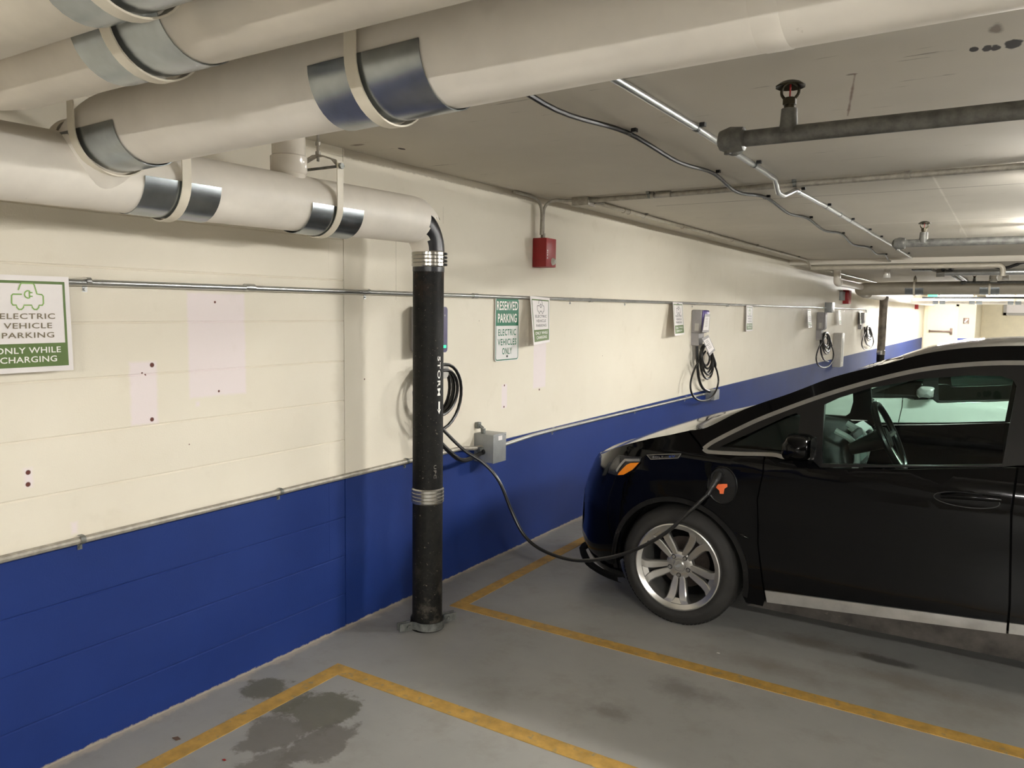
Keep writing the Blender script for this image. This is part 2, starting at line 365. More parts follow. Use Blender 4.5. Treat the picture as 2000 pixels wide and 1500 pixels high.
    def build(s, name, mt, parent=None, smooth=35, recalc=True):
        if recalc: bmesh.ops.recalc_face_normals(s.bm, faces=s.bm.faces)
        me = bpy.data.meshes.new(name); s.bm.to_mesh(me); s.bm.free()
        me.materials.append(mt if not isinstance(mt, str) else M[mt])
        if smooth:
            me.shade_smooth(); me.set_sharp_from_angle(angle=radians(smooth))
        o = bpy.data.objects.new(name, me); COL.objects.link(o)
        if parent is not None:
            o.parent = parent
            if parent.parent is None: o.matrix_parent_inverse = Matrix.Translation(-parent.location)
        return o

def tag(o, label=None, cat=None, group=None, kind=None):
    if label: o['label'] = label
    if cat: o['category'] = cat
    if group: o['group'] = group
    if kind: o['kind'] = kind
    return o
def thing(name, label, cat, loc, group=None):
    o = bpy.data.objects.new(name, None); COL.objects.link(o); o.location = Vector(loc); o.empty_display_size = .1
    return tag(o, label, cat, group)
def smoothpath(pts, n=8):
    pts = [Vector(p) for p in pts]; out = []
    P = [pts[0]*2-pts[1]] + pts + [pts[-1]*2-pts[-2]]
    for i in range(1, len(P)-2):
        a, b, c, d = P[i-1], P[i], P[i+1], P[i+2]
        for k in range(n):
            t = k/n
            out.append(.5*((2*b)+(c-a)*t+(2*a-5*b+4*c-d)*t*t+(3*b-a-3*c+d)*t**3))
    out.append(pts[-1]); return out
def bend(pts, rad, n=8):
    # polyline with rounded corners
    pts = [Vector(p) for p in pts]; out = [pts[0]]
    for i in range(1, len(pts)-1):
        p = pts[i]; a = (pts[i-1]-p); b = (pts[i+1]-p); r = min(rad, a.length*.49, b.length*.49); a.normalize(); b.normalize()
        A = p+a*r; B = p+b*r
        for k in range(n+1):
            t = k/n; out.append(A*(1-t)**2 + p*2*t*(1-t) + B*t*t)
    out.append(pts[-1]); return out
X, Y, Z = Vector((1, 0, 0)), Vector((0, 1, 0)), Vector((0, 0, 1))

# ------------------------------------------------------------------ the setting
CEIL = 2.46
b = MB(); b.bb(-.3, 18, -9, 46, -.3, 0); tag(b.build('floor', 'floor', smooth=0), kind='structure')
b = MB(); b.bb(-.3, 18, -9, 12.2, CEIL, CEIL+.3); tag(b.build('ceiling', 'ceil', smooth=0), kind='structure')
b = MB(); b.bb(-.3, 18, 12.2, 46, CEIL-.075, CEIL+.3); tag(b.build('ceiling', 'ceil', smooth=0), kind='structure')
# left wall: block courses with raked joints up to the seam, then smooth concrete
b = MB(); prof = [(0, -.01)]
for k in range(12):
    z = .184 + .2033*k
    if z < CEIL: prof += [(0, z-.005), (-.004, z-.001), (-.004, z+.001), (0, z+.005)]
prof += [(0, CEIL)]
Pg = [[(x, y, z) for y in (-9, 0, 1, 2, 2.899)] for x, z in prof]
b.grid(Pg); b.grid([[(x, 2.899, z), (-.25, 2.899, z)] for x, z in prof])
b.bb(-.3, 0, 2.904, 34.0, -.01, CEIL)
b.bb(-.3, -.02, -9, 34.0, -.01, CEIL)
for (y, zz) in ((2.79, (.59, .795)), (2.79, (.86, .985)), (2.80, (1.81, 2.0)), (2.79, (.39, .585))):
    b.bb(-.0002, .0006, y-.0015, y+.0015, *zz)
tag(b.build('wall_left', 'wall', smooth=0), kind='structure')
b = MB(); b.bb(-.3, 1.74, 34.0, 34.25, 0, CEIL); b.bb(1.5, 1.74, 34.25, 41, 0, CEIL); b.bb(1.5, 18, 41, 41.3, 0, CEIL)
tag(b.build('wall_far', 'cream', smooth=0), kind='structure')
b = MB(); b.bb(1.19, 1.745, 33.994, 34.0, 0, .80); tag(b.build('trim_1', simple('blue_wall_paint', (36, 62, 168), .5), smooth=0), kind='structure')
b = MB(); b.bb(1.76, 18, 40.985, 41, 0, .10); tag(b.build('baseboard_far', 'ink', smooth=0), kind='structure')
b = MB(); b.bb(18, 18.3, -9, 41, 0, CEIL); tag(b.build('wall_right', 'darkwall', smooth=0), kind='structure')
b = MB(); b.bb(-.3, 18, -9.3, -9, 0, CEIL); tag(b.build('wall_back', 'darkwall', smooth=0), kind='structure')
# far exit door
d = MB(); d.bb(.13, 1.09, 33.97, 34.0, 0, 2.0, .004); d.bb(.04, .13, 33.95, 34.0, 0, 2.09); d.bb(1.09, 1.18, 33.95, 34.0, 0, 2.09); d.bb(.04, 1.18, 33.95, 34.0, 2.0, 2.09)
dr = tag(d.build('door_1', 'doorpaint', smooth=0), kind='structure')
d = MB(); d.bb(.24, .98, 33.87, 33.92, 1.02, 1.08, .01); d.bb(.93, 1.01, 33.88, 33.97, .93, 1.17, .01); d.bb(.22, .27, 33.88, 33.97, 1.0, 1.1, .01)
d.build('panic_bar', 'brown', dr)

# painted bay lines (thin paint on the floor)
def line(name, label, segs):
    b = MB()
    for (x0, x1, y0, y1) in segs: b.bb(x0, x1, y0, y1, 0, .0025)
    return tag(b.build(name, 'yellow', smooth=0), label, 'painted line')
line('bay_line', 'yellow painted corner line of the parking bay the black hatchback stands in', [(.268, 5.6, 3.448, 3.528), (.268, .346, 3.528, 9.3)])
line('bay_line', 'yellow painted corner line of the empty near bay with the wet stain', [(.270, 5.6, 2.490, 2.572), (.270, .350, -4, 2.490)])
# ------------------------------------------------------------------ ceiling lamps
for (x0, x1, y, k) in LAMPS:
    zc = CEIL if y < 12.2 else CEIL-.075
    t = thing('strip_light', '', 'light', ((x0+x1)/2, y, zc))
    t['label'] = 'unseen white twin tube fluorescent strip light mounted under the garage ceiling'
    if y == 30.4: t['label'] = 'lit strip light far back in front of the exit door' if x0 < 1 else 'lit strip light far back right of the exit door'
    else: t['group'] = 'fluorescent strip lights on the ceiling'
    b = MB(); b.bb(x0, x1, y-.06, y+.06, zc-.045, zc, .006); b.bb(x0, x0+.03, y-.06, y+.06, zc-.085, zc-.04); b.bb(x1-.03, x1, y-.06, y+.06, zc-.085, zc-.04)
    b.build('housing', 'whitemetal', t)
    mt = emis('tube_glow', (255, 253, 247), TUBE_POWER*k)
    for s in (-.03, .03):
        b = MB(); b.tube([(x0+.03, y+s, zc-.068), (x1-.03, y+s, zc-.068)], .013, 8); b.build('tube', mt, t)

# ------------------------------------------------------------------ big pipes
def arcpts(c, a, b_, r, t0, t1, n): return [Vector(c)+Vector(a)*cos(t0+(t1-t0)*k/n)*r+Vector(b_)*sin(t0+(t1-t0)*k/n)*r for k in range(n+1)]
def shield(c, ax, r, length, parent, cover=pi, label=None):
    # curved galvanised saddle round the underside of a pipe; c = centre, ax = pipe direction
    ax = Vector(ax).normalized(); side = ax.cross(Z).normalized(); c = Vector(c); b = MB(); n = 20
    rows = []
    for (rr) in (r+.004, r+.0015):
        for e in (-length/2, length/2):
            rows.append([c+ax*e+side*cos(-pi/2-cover/2+cover*k/n)*rr+Z*sin(-pi/2-cover/2+cover*k/n)*rr for k in range(n+1)])
    b.grid([rows[0], rows[1]]); b.grid([rows[1], rows[3]]); b.grid([rows[3], rows[2]]); b.grid([rows[2], rows[0]])
    return b.build('pipe_shield', 'galv', parent)
def hanger(c, ax, r, label, ceil=CEIL, wd=.034, bolt=.042, apex=.11, yoke=True):
    ax = Vector(ax).normalized(); side = ax.cross(Z).normalized(); c = Vector(c)
    t = thing('pipe_hanger', label, 'pipe hanger', (c.x, c.y, ceil), 'pipe hangers under the ceiling')
    R = r+.008; top = r+bolt
    path = [(R, top+.02), (R, top*.5)] + [(R*cos(-pi*k/20), R*sin(-pi*k/20)) for k in range(21)] + [(-R, top*.5), (-R, top+.02)]
    b = MB(); n = len(path); rows = []
    for th in (0, .004):
        for e in (-wd/2, wd/2):
            row = []
            for i, (u, v) in enumerate(path):
                if v >= 0: du, dv = (1 if u > 0 else -1), 0
                else: du, dv = u/R, v/R
                row.append(c+ax*e+side*(u+du*th)+Z*(v+dv*th))
            rows.append(row)
    b.grid([rows[0], rows[1]]); b.grid([rows[1], rows[3]]); b.grid([rows[3], rows[2]]); b.grid([rows[2], rows[0]])
    for i in (0, -1):
        b.grid([[rows[0][i], rows[1][i]], [rows[2][i], rows[3][i]]])
    b.build('strap', 'strap', t)
    if yoke:
        az = min(apex+r, ceil-c.z-.02)
        b = MB(); yk = [(R-.006, top), (R*.72, top+(az-top)*.55), (.02, az), (-.02, az), (-R*.72, top+(az-top)*.55), (-R+.006, top)]
        rows = []
        for th in (0, .005):
            for e in (-wd*.45, wd*.45): rows.append([c+ax*e+side*u+Z*(v+th) for u, v in yk])
        b.grid([rows[0], rows[1]]); b.grid([rows[1], rows[3]]); b.grid([rows[3], rows[2]]); b.grid([rows[2], rows[0]])
        b.build('yoke', 'emtdull', t)
        b = MB(); b.tube([c+side*(R+.012)+Z*top, c-side*(R+.012)+Z*top], .006, 8)
        for sg in (1, -1): b.tube([c+side*sg*(R+.004)+Z*top, c+side*sg*(R+.016)+Z*top], .013, 6)
        b.build('cross_bolt', 'galvdull', t)
        b = MB(); b.tube([c+Z*(az-.02), Vector((c.x, c.y, ceil))], .006, 8); b.tube([c+Z*(az+.005), c+Z*(az+.02)], .012, 6)
        if ceil-c.z-az > .1: b.tube([c+Z*(az+.045), c+Z*(az+.06)], .011, 6)
        b.build('rod', 'emtdull', t)
    else:
        b = MB(); b.tube([c+Z*(top), Vector((c.x, c.y, ceil))], .006, 8)
        for sg in (1, -1): b.tube([c+side*sg*R+Z*(top+.015), c+Z*(top+.016)], .006, 6)
        b.build('rod', 'emtdull', t)
    return t

DX = .345; DZ = 2.092; SX, SY = .345, 3.15
# pipe running along the left wall and its elbow above the black stack
t = thing('drain_pipe', 'white jacketed pipe along the left wall ending in an elbow over the black stack', 'pipe', (DX, 2.0, DZ))
ctr = [(DX, -3, DZ-.03), (DX, 1, DZ-.005), (DX, 2.0, DZ+.002), (DX, 2.93, DZ+.014)]
def elb(k): a = k*pi/2; return Vector((DX, 3.005+.145*sin(a), DZ+.014-.145*(1-cos(a))))
b = MB(); pts = ctr + [elb(k/10) for k in range(0, 11)] + [(DX, 3.15, 1.955)]
rr = [.113]*4 + [.113-.029*max(0, (k-1)/9)**.8 for k in range(0, 11)] + [.083]
b.tube(pts, rr, 36, caps=False)
bad = [f for f in b.bm.faces if (f.calc_center_median().x-SX)*.845+(f.calc_center_median().y-SY)*.535 > .012 and f.calc_center_median().z < 2.115 and f.calc_center_median().y > 3.03]
bmesh.ops.delete(b.bm, geom=bad, context='FACES')
b.build('pipe_jacket', 'jacket', t)
b = MB(); b.tube([(DX, 2.80, DZ+.014)] + [elb(k/10) for k in range(0, 11)] + [(DX, 3.15, 1.86)], .0805, 32); b.build('elbow', 'ironclean', t)
b = MB(); b.tube([(DX, 2.245, DZ+.05), (DX, 2.245, CEIL)], .066, 28); b.lathe([(.066, 0), (.073, .01), (.073, .07), (.066, .075)], (DX, 2.245, DZ+.115), Z, 28); b.build('riser', simple('glossy_white_plastic_pipe', (226, 218, 206), .16, 0, var=.02), t)
for (y, ln) in ((1.686, .29), (2.41, .295)): shield((DX, y, DZ), Y, .113, ln, t)
hanger((DX, 1.686, DZ), Y, .116, 'ivory hanger strap with shield nearest the left end of the wall pipe')
hanger((DX, 2.405, DZ+.003), Y, .116, 'ivory hanger strap with open yoke and rod near the elbow of the wall pipe', bolt=.045, apex=.095)
# large pipe crossing overhead
t = thing('drain_pipe', 'largest white jacketed pipe crossing overhead, in front of the other two', 'pipe', (1.6, 1.42, 2.24))
CY = 1.425
b = MB(); cp = bend([(4.6, CY-.03, 2.27), (2.2, CY, 2.245), (.46, CY, 2.202), (.365, CY-.01, 2.118)], .10, 10)
b.tube(cp, .115, 40); b.build('pipe_jacket', 'jacket', t)
b = MB()
for xx in (2.48, 3.4):
    b = MB(); b.lathe([(.1150, -.03), (.1160, -.026), (.1163, 0), (.1160, .018), (.1150, .02)], (xx, CY-.003, 2.248), (1, -.0125, .0104), 40)
    b.build('jacket_seam', 'jacket', t)
AXC = (1, 0, .0268)
shield((1.62, CY, 2.2292), AXC, .1155, .325, t); shield((.525, CY, 2.2010), AXC, .1155, .30, t, cover=pi*.95)
b = MB(); b.lathe([(.112, -.03), (.124, -.02), (.127, .0), (.124, .014), (.112, .022)], (.375, CY-.008, 2.150), (.80, 0, .60), 44); b.build('end_collar', 'jacket', t)
hanger((1.60, CY, 2.2287), X, .119, 'wide ivory hanger strap between two shields on the largest overhead pipe')
hanger((.485, CY, 2.2005), X, .120, 'ivory hanger strap on the largest overhead pipe by its bend at the wall')
# two pipes closer overhead
t = thing('drain_pipe', 'middle white jacketed pipe of the three crossing overhead', 'pipe', (1.3, 1.06, 2.28))
b = MB(); cp = bend([(4.6, 1.06, 2.29), (.62, 1.045, 2.265), (.42, .70, 2.25), (.42, -2.5, 2.22)], .15, 10); b.tube(cp, .101, 36); b.build('pipe_jacket', 'jacket_darker', t)
shield((1.28, 1.048, 2.270), X, .101, .30, t, cover=pi*1.35)
hanger((1.27, 1.048, 2.270), X, .104, 'ivory hanger strap on the middle overhead pipe', bolt=.02, apex=.05)
t = thing('drain_pipe', 'nearest white jacketed pipe with brown stain at the upper left corner', 'pipe', (1.3, .845, 2.29))
b = MB(); b.tube([(4.6, .85, 2.30), (1.4, .845, 2.29), (.2, .84, 2.285)], .096, 36); b.build('pipe_jacket', 'jacket_stain', t)
shield((1.52, .845, 2.29), X, .096, .30, t, cover=pi*1.35)
hanger((1.505, .845, 2.29), X, .099, 'ivory hanger strap on the nearest overhead pipe at the upper left', bolt=.02, apex=.045)
# black stack
SX, SY = .345, 3.15
t = thing('storm_stack', 'black cast iron storm drain stack standing in front of the left wall', 'pipe', (SX, SY, 0))
b = MB(); b.tube([(SX, SY, 0), (SX, SY, .70)], .0785, 36); b.lathe([(.0785, 0), (.0785, .012), (.086, .008), (.088, 0)], (SX, SY, 0), Z, 36); b.build('lower_pipe', 'iron', t)
b = MB(); b.tube([(SX, SY, .705), (SX, SY, 1.90)], .0785, 36); b.build('upper_pipe', 'iron', t)
for z0, z1 in ((.672, .752), (1.882, 1.962)):
    b = MB(); pr = [(.080, z0)]
    nb = 4
    for k in range(nb):
        a = z0+.004+(z1-z0-.008)*k/nb; c_ = z0+.004+(z1-z0-.008)*(k+1)/nb
        pr += [(.0825, a), (.085, a+.003), (.085, c_-.003), (.0825, c_)]
    pr += [(.080, z1)]
    b.lathe(pr, (SX, SY, 0), Z, 40); cp_ = b.build('coupling', 'stainless', t)
    b = MB()
    for k in range(nb):
        z = z0+.004+(z1-z0-.008)*(k+.5)/nb; a = radians(20) if z0 > 1 else radians(150)
        p = Vector((SX+.089*cos(a), SY+.089*sin(a), z)); tg = Vector((-sin(a), cos(a), 0))
        b.tube([p-tg*.006, p+tg*.014], .0075, 6)
    b.build('band_screw', 'blackplastic', cp_)
# lettering down the pipe
def onpipe(a0, z0, R=.0790):
    # text x runs down the pipe, text y runs to the right seen from the camera
    def f(u, v):
        a = a0 + v/R
        return Vector((SX+R*cos(a), SY+R*sin(a), z0-u))
    return f
b = MB(); A0 = radians(-14)
b.text('STORM', .028, .20, (0, 0, 0), X, Y, Z, fn=onpipe(A0, 1.335), space=1.15)
b.build('stencilled_word', 'whiteink', t, recalc=False)
b = MB(); f = onpipe(A0, 1.175)
for poly in ([(-.030, .006), (.012, .006), (.012, .017), (-.030, .017)], [(.010, -.001), (.034, .0115), (.010, .024)]):
    vs = [b.bm.verts.new(f(u, v)) for u, v in poly]; b.bm.faces.new(vs)
b.build('stencilled_arrow', 'whiteink', t, recalc=False)
b = MB(); b.text('UPC', .02, .07, (0, 0, 0), X, Y, Z, fn=onpipe(A0-.25, .845), space=1.2); b.build('stamped_letters', simple('faded_grey_ink', (110, 106, 98), .6), t, recalc=False)
# riser clamp at the foot
t = thing('riser_clamp', 'galvanised steel riser clamp round the foot of the black stack', 'pipe clamp', (SX, SY, .03))
ax = Vector((.42, .91, 0)).normalized(); sd = Vector((ax.y, -ax.x, 0)); c = Vector((SX, SY, .028))
for sg in (1, -1):
    b = MB(); pth = [(-.165, .010), (-.095, .010)] + [(-.0815*cos(pi*k/16), .012+.0815*sin(pi*k/16)) for k in range(1, 16)] + [(.095, .010), (.165, .010)]
    rows = [[c+ax*u*1+sd*sg*(v+th)+Z*e for u, v in pth] for th in (0, .007) for e in (-.018, .022)]
    b.grid([rows[0], rows[1]]); b.grid([rows[1], rows[3]]); b.grid([rows[3], rows[2]]); b.grid([rows[2], rows[0]])
    for i in (0, -1): b.grid([[rows[0][i], rows[1][i]], [rows[2][i], rows[3][i]]])
    b.build('clamp_half', 'galvdull', t)
for e in (-.115, .115):
    b = MB(); b.tube([c+ax*e+sd*.032, c+ax*e-sd*.032], .007, 6); b.tube([c+ax*e+sd*.02, c+ax*e+sd*.03], .012, 6); b.build('bolt', 'galvdull', t)

# ------------------------------------------------------------------ conduits along the wall
def ustrap(b, y, z, r, x, tail=-1):
    # one-hole strap hugging a conduit that runs along y at height z
    pts = [(x*0+.001, y, z+r+.003), (x, y, z+r+.003)] + [(x+(r+.003)*sin(pi*k/8), y, z+(r+.003)*cos(pi*k/8)) for k in range(9)] + [(.001, y, z-r-.003), (.0015, y, z-r-.026)]
    rows = [[Vector(p)+Y*e for p in pts] for e in (-.009, .009)]
    b.grid(rows)
    b.tube([(.002, y, z-r-.016), (.007, y, z-r-.016)], .0055, 8)
t = thing('wall_conduit', 'long thin steel conduit running along the left wall above the signs', 'conduit', (.03, 8, 1.755))
b = MB(); rc = .0125; xc = .022
b.tube([(xc, 1.30, 1.752), (xc, 5, 1.757), (xc, 12, 1.768), (xc, 15.02, 1.772)], rc, 12); b.build('tube', 'emt', t)
b = MB(); b.tube([(xc, 15.25, 1.772), (xc, 19.5, 1.775), (xc, 19.62, 1.772), (xc, 19.66, 1.74), (xc, 19.66, 1.70)], rc, 10); b.build('tube', 'emt', t)
for y in (1.587, 3.053, 5.308, 6.315, 8.03, 10.3, 13.2, 17.0):
    b = MB(); ustrap(b, y, 1.757, rc, xc); b.build('strap', 'emt', t)
for y in (2.301, 4.02, 5.62, 9.2):
    b = MB(); b.tube([(xc, y-.025, 1.756), (xc, y+.025, 1.756)], rc+.004, 12); b.build('coupling', 'emt', t)
t = thing('wall_conduit', 'conduit along the blue paint line from the left edge to the grey junction box', 'conduit', (.03, 2, .80))
b = MB(); zz = .812
b.tube([(.016, -2.5, .806), (.016, 2, .812), (.016, 3.88, .812), (.04, 4.0, .80), (.06, 4.06, .80)], .0135, 10); b.build('tube', 'emtdull', t)
for y in (.2, 1.532, 2.463, 3.373):
    b = MB(); ustrap(b, y, .812, .0135, .016); b.build('strap', 'galvdull', t)
t = thing('wall_conduit', 'bright conduit on the blue band from the grey junction box to the next charger', 'conduit', (.03, 6, .78))
b = MB(); b.tube([(.09, 4.18, .785), (.045, 4.5, .782), (.022, 4.75, .783), (.016, 5.1, .783), (.016, 8.3, .765), (.03, 8.6, .762), (.05, 8.72, .762)], .0125, 10); b.build('tube', 'emt', t)
for y in (5.07, 6.6, 7.9):
    b = MB(); ustrap(b, y, .783-.004*(y-5), .0125, .016); b.build('strap', 'emt', t)
# ------------------------------------------------------------------ junction boxes
def jbox(label, y0, y1, z0, z1, dp, sticker=False, fitting=False, x0=0.0):
    t = thing('junction_box', label, 'junction box', (x0, (y0+y1)/2, z0))
    b = MB(); b.bb(x0, dp-.003, y0, y1, z0, z1, .003); b.build('enclosure', 'greybox', t)
    b = MB(); b.bb(dp-.003, dp, y0-.002, y1+.002, z0-.002, z1+.002, .001)
    for yy in (y0+.01, y1-.01):
        for zc in (z0+.012, z1-.012): b.tube([(dp, yy, zc), (dp+.002, yy, zc)], .0035, 6)
    b.build('cover', 'greybox', t)
    if sticker:
        b = MB(); b.bb(dp, dp+.001, y0+.055, y0+.10, z1-.04, z1-.012); b.build('sticker', 'whitepaper', t)
    if fitting:
        b = MB(); b.tube([(.05, y0+.03, z1), (.05, y0+.03, z1+.03)], .016, 8); b.tube([(.05, y0+.03, z1+.03), (.02, y0+.02, z1+.055)], .011, 8); b.bb(.0, .03, y0+.005, y0+.04, z1+.03, z1+.07, .004)
        b.build('fitting', 'galvdull', t)
        b = MB(); b.tube([(.06, y0-.04, .79), (.06, y0+.01, .79)], .018, 10); b.build('conduit_connector', 'galvdull', t)
    return t
jbox('grey steel junction box with a small white sticker right of the black stack', 4.055, 4.20, .705, .885, .15, True, True)
jbox('small grey junction box below the second charger on the blue band', 8.58, 8.76, .69, .80, .10)
jbox('grey junction box on the wall conduit above the third charger', 15.0, 15.28, 1.69, 1.87, .12)
jbox('small grey box left of the red alarm box far down the wall', 16.35, 16.65, 1.93, 2.10, .06)

# ------------------------------------------------------------------ signs on the wall
OUT = X
def ev_icon(b, O, U, V, N, s, d=.0008, fn=None):
    hw = s/2
    body = [(-.5, .10), (-.5, -.16), (-.46, -.22), (-.36, -.22), (-.34, -.30), (-.28, -.36), (-.20, -.36), (-.14, -.30), (-.12, -.22), (.12, -.22), (.14, -.30), (.20, -.36), (.28, -.36), (.34, -.30), (.36, -.22), (.46, -.22), (.5, -.16), (.5, .08), (.46, .13), (.30, .15), (.22, .45), (.18, .49), (-.18, .49), (-.22, .45), (-.29, .26)]
    b.ribbon([(p[0]*s, p[1]*s) for p in body], .045*s, O, U, V, N, d, fn=fn)
    b.ribbon([(-.5*s, .08*s), (-.46*s, .13*s), (-.18*s, .13*s)], .045*s, O, U, V, N, d, fn=fn)
    plug = [(.02+.12*cos(a), .13+.12*sin(a)) for a in [pi/2+pi*k/8 for k in range(9)]] + [(.06, .01), (.06, .25)]
    b.ribbon([(p[0]*s, p[1]*s) for p in plug], .045*s, O, U, V, N, d, closed=True, fn=fn)
    for q in (.19, .07): b.ribbon([(.06*s, q*s), (.16*s, q*s)], .04*s, O, U, V, N, d, fn=fn)
def ev_sign(label, tl, tr, bl, br, cut=False, text_mat='taupe', icon='lime', group='white electric vehicle parking signs on the left wall'):
    tl, tr, bl, br = map(Vector, (tl, tr, bl, br)); U = ((tr-tl)+(br-bl))*.5; wd = U.length; U.normalize()
    V = ((tl-bl)+(tr-br))*.5; ht = V.length; V.normalize(); N = U.cross(V).normalized(); V = N.cross(U).normalized(); O = (tl+tr+bl+br)*.25
    if N.x < 0: N = -N
    t = thing('parking_sign', label, 'sign', O, group)
    b = MB(); lo = [bl, br, tr, tl]; n = N*-.0015
    # slightly bowed sheet
    rows = []
    for k in range(9):
        v = k/8; a = bl.lerp(tl, v); c = br.lerp(tr, v); rows.append([a.lerp(c, j/6) for j in range(7)])
    b.grid(rows); b.grid([[p+n for p in r] for r in rows])
    b.grid([rows[0], [p+n for p in rows[0]]]); b.grid([rows[-1], [p+n for p in rows[-1]]])
    b.grid([[r[0] for r in rows], [r[0]+n for r in rows]]); b.grid([[r[-1] for r in rows], [r[-1]+n for r in rows]])
    b.build('sheet', 'whitepaper', t)
    def at(u, v, d=.0006):      # u,v in -.5...5 across the sheet
        a = bl.lerp(tl, v+.5); c = br.lerp(tr, v+.5); return a.lerp(c, u+.5)+N*d
    def warp(u0, v0): return lambda u, v: at(u0+u/wd, v0+v/ht, .0012)
    b = MB(); m_ = .445
    def quad(u0, u1, v0, v1, d=.0007):
        n_ = 6
        b.grid([[at(u0+(u1-u0)*i/n_, v0+(v1-v0)*j/n_, d) for i in range(n_+1)] for j in range(n_+1)])
    quad(-m_, m_, -.445, -.20); th = .028
    quad(-m_, m_, .445-th, .445); quad(-m_, -m_+th, -.2, .445-th); quad(m_-th, m_, -.2, .445-th)
    b.build('green_panel', 'olive', t, recalc=False)
    b = MB()
    for i, (tx, k) in enumerate((('ELECTRIC', .62), ('VEHICLE', .54), ('PARKING', .58))):
        b.text(tx, .078*ht, k*wd, O, U, V, N, fn=warp(0, .055-.098*i), space=1.1)
    b.build('lettering', text_mat, t, recalc=False)
    b = MB()
    for i, (tx, k) in enumerate((('ONLY WHILE', .72), ('CHARGING', .62))):
        b.text(tx, .085*ht, k*wd, O, U, V, N, fn=warp(0, -.30-.095*i), space=1.05)
    b.build('lettering', 'whiteink', t, recalc=False)
    b = MB(); Nn = N
    ev_icon(b, at(0, .265, 0), U, V, N, .36*wd, .0012, fn=warp(0, .265)); b.build('car_symbol', icon, t, recalc=False)
    return t
ev_sign('electric vehicle parking sign cut by the left edge of the photo, largest of its kind',
        W(-36, 534.5, .045), W(133.5, 541, .045), W(-37, 733, .045), W(144, 722.5, .045))
ev_sign('white electric vehicle parking sign leaning out from the conduit right of the green reserved sign',
        W(1035.5, 578, .05), W(1073.5, 582, .04), W(1042.5, 674, .125), W(1073.8, 668, .07), text_mat='ink', icon='ink')
ev_sign('white electric vehicle parking sign left of the second charger with hanging tags',
        W(1314, 590, .05), W(1333, 591, .04), W(1318, 656, .13), W(1337, 653, .07), text_mat='ink', icon='ink')
ev_sign('electric vehicle parking sign seen edge on right of the second charger',
        W(1458, 596, .04), W(1470.5, 598, .04), W(1457.5, 647, .06), W(1470, 646, .04), text_mat='ink')
ev_sign('small electric vehicle parking sign left of the third charger far down the wall',
        W(1577, 604, .05), W(1584, 604, .05), W(1579, 640, .10), W(1586, 640, .06), text_mat='ink')
ev_sign('small electric vehicle parking sign right of the third charger below the red alarm box',
        W(1638, 606, .05), W(1642.5, 606, .05), W(1639, 634, .10), W(1643.5, 634, .06), text_mat='ink')
ev_sign('small electric vehicle parking sign beside the farthest charger',
        W(1679.5, 607, .05), W(1684, 607, .05), W(1680, 634, .10), W(1684.6, 634, .06), text_mat='ink')

def rrect(w_, h_, r, n=6):
    out = []
    for cx, cy, a0 in ((w_/2-r, h_/2-r, 0), (-w_/2+r, h_/2-r, pi/2), (-w_/2+r, -h_/2+r, pi), (w_/2-r, -h_/2+r, 3*pi/2)):
        out += [(cx+r*cos(a0+pi/2*k/n), cy+r*sin(a0+pi/2*k/n)) for k in range(n+1)]
    return out
# reserved parking sign (rigid aluminium)
O = Vector((.012, 4.412, 1.540)); wd, ht = .292, .418
t = thing('reserved_sign', 'green and white reserved parking sign on the wall right of the black stack', 'sign', O)
b = MB(); b.prism(rrect(wd, ht, .022), O-X*.002, Y, Z, X, .002); b.build('plate', 'signwhite', t, smooth=0)
b = MB(); g = []
b.prism([(p[0], p[1]+.115) for p in rrect(wd-.018, ht*.44, .014)][:14] + [(-(wd-.018)/2, .026), ((wd-.018)/2, .026)], O, Y, Z, X, .0004)
inner = rrect(wd-.018, ht-.018, .018)
b.ribbon(inner, .0065, O, Y, Z, X, .0006, closed=True)
b.build('green_panel', 'signgreen', t, smooth=0)
b = MB(); b.text('RESERVED', .080, .258, O+Z*.131, Y, Z, X, .0010, space=1.05, bold=.02); b.text('PARKING', .080, .232, O+Z*.049, Y, Z, X, .0010, space=1.05, bold=.02); b.build('lettering', 'whiteink', t, smooth=0, recalc=False)
b = MB()
for tx, k, z in (('ELECTRIC', .218, -.038), ('VEHICLES', .230, -.102), ('ONLY', .121, -.163)): b.text(tx, .0585, k, O+Z*z, Y, Z, X, .0010, space=1.12, bold=.015)
b.build('lettering', 'signgreen', t, smooth=0, recalc=False)
for z in (.185, -.178):
    b = MB(); b.tube([O+Z*z, O+Z*z+X*.004], .007, 8); b.build('screw', 'stainless' if z > 0 else 'blackplastic', t)

# ------------------------------------------------------------------ red alarm boxes with their feed pipes
def alarm(label, y0, y1, z0, z1, dp, detail=False):
    t = thing('fire_alarm', label, 'fire alarm', (0, (y0+y1)/2, z0))
    b = MB(); b.bb(0, dp, y0, y1, z0, z1, .004); b.bb(dp-.004, dp+.010, y0+.001, y1-.001, z0+.001, z1-.001, .004) if detail else None
    b.build('housing', 'red', t)
    yc = (y0+y1)/2+.02
    if detail:
        b = MB(); b.lathe([(0, .032), (.012, .031), (.022, .022), (.026, .010), (.028, .008)], (dp, yc+.005, z0+(z1-z0)*.20), X, 20); b.build('strobe_lens', 'lens', t)
        b = MB(); b.text('FIRE', .016, .062, (dp+.0105, y0+.010, z0+.085), -Z, Y, X, .001, space=1.3); b.build('lettering', 'whiteink', t, recalc=False)
        b = MB(); b.tube([(dp*.5, yc-.035, z1), (dp*.5, yc-.035, z1+.035)], .017, 10); b.build('fitting', 'emtdull', t)
    return t
alarm('red fire alarm box with clear strobe lens high on the wall right of the stack', 4.745, 4.885, 1.972, 2.172, .10, True)
alarm('red alarm box above the third charger far down the left wall', 16.75, 17.05, 1.87, 2.14, .11)
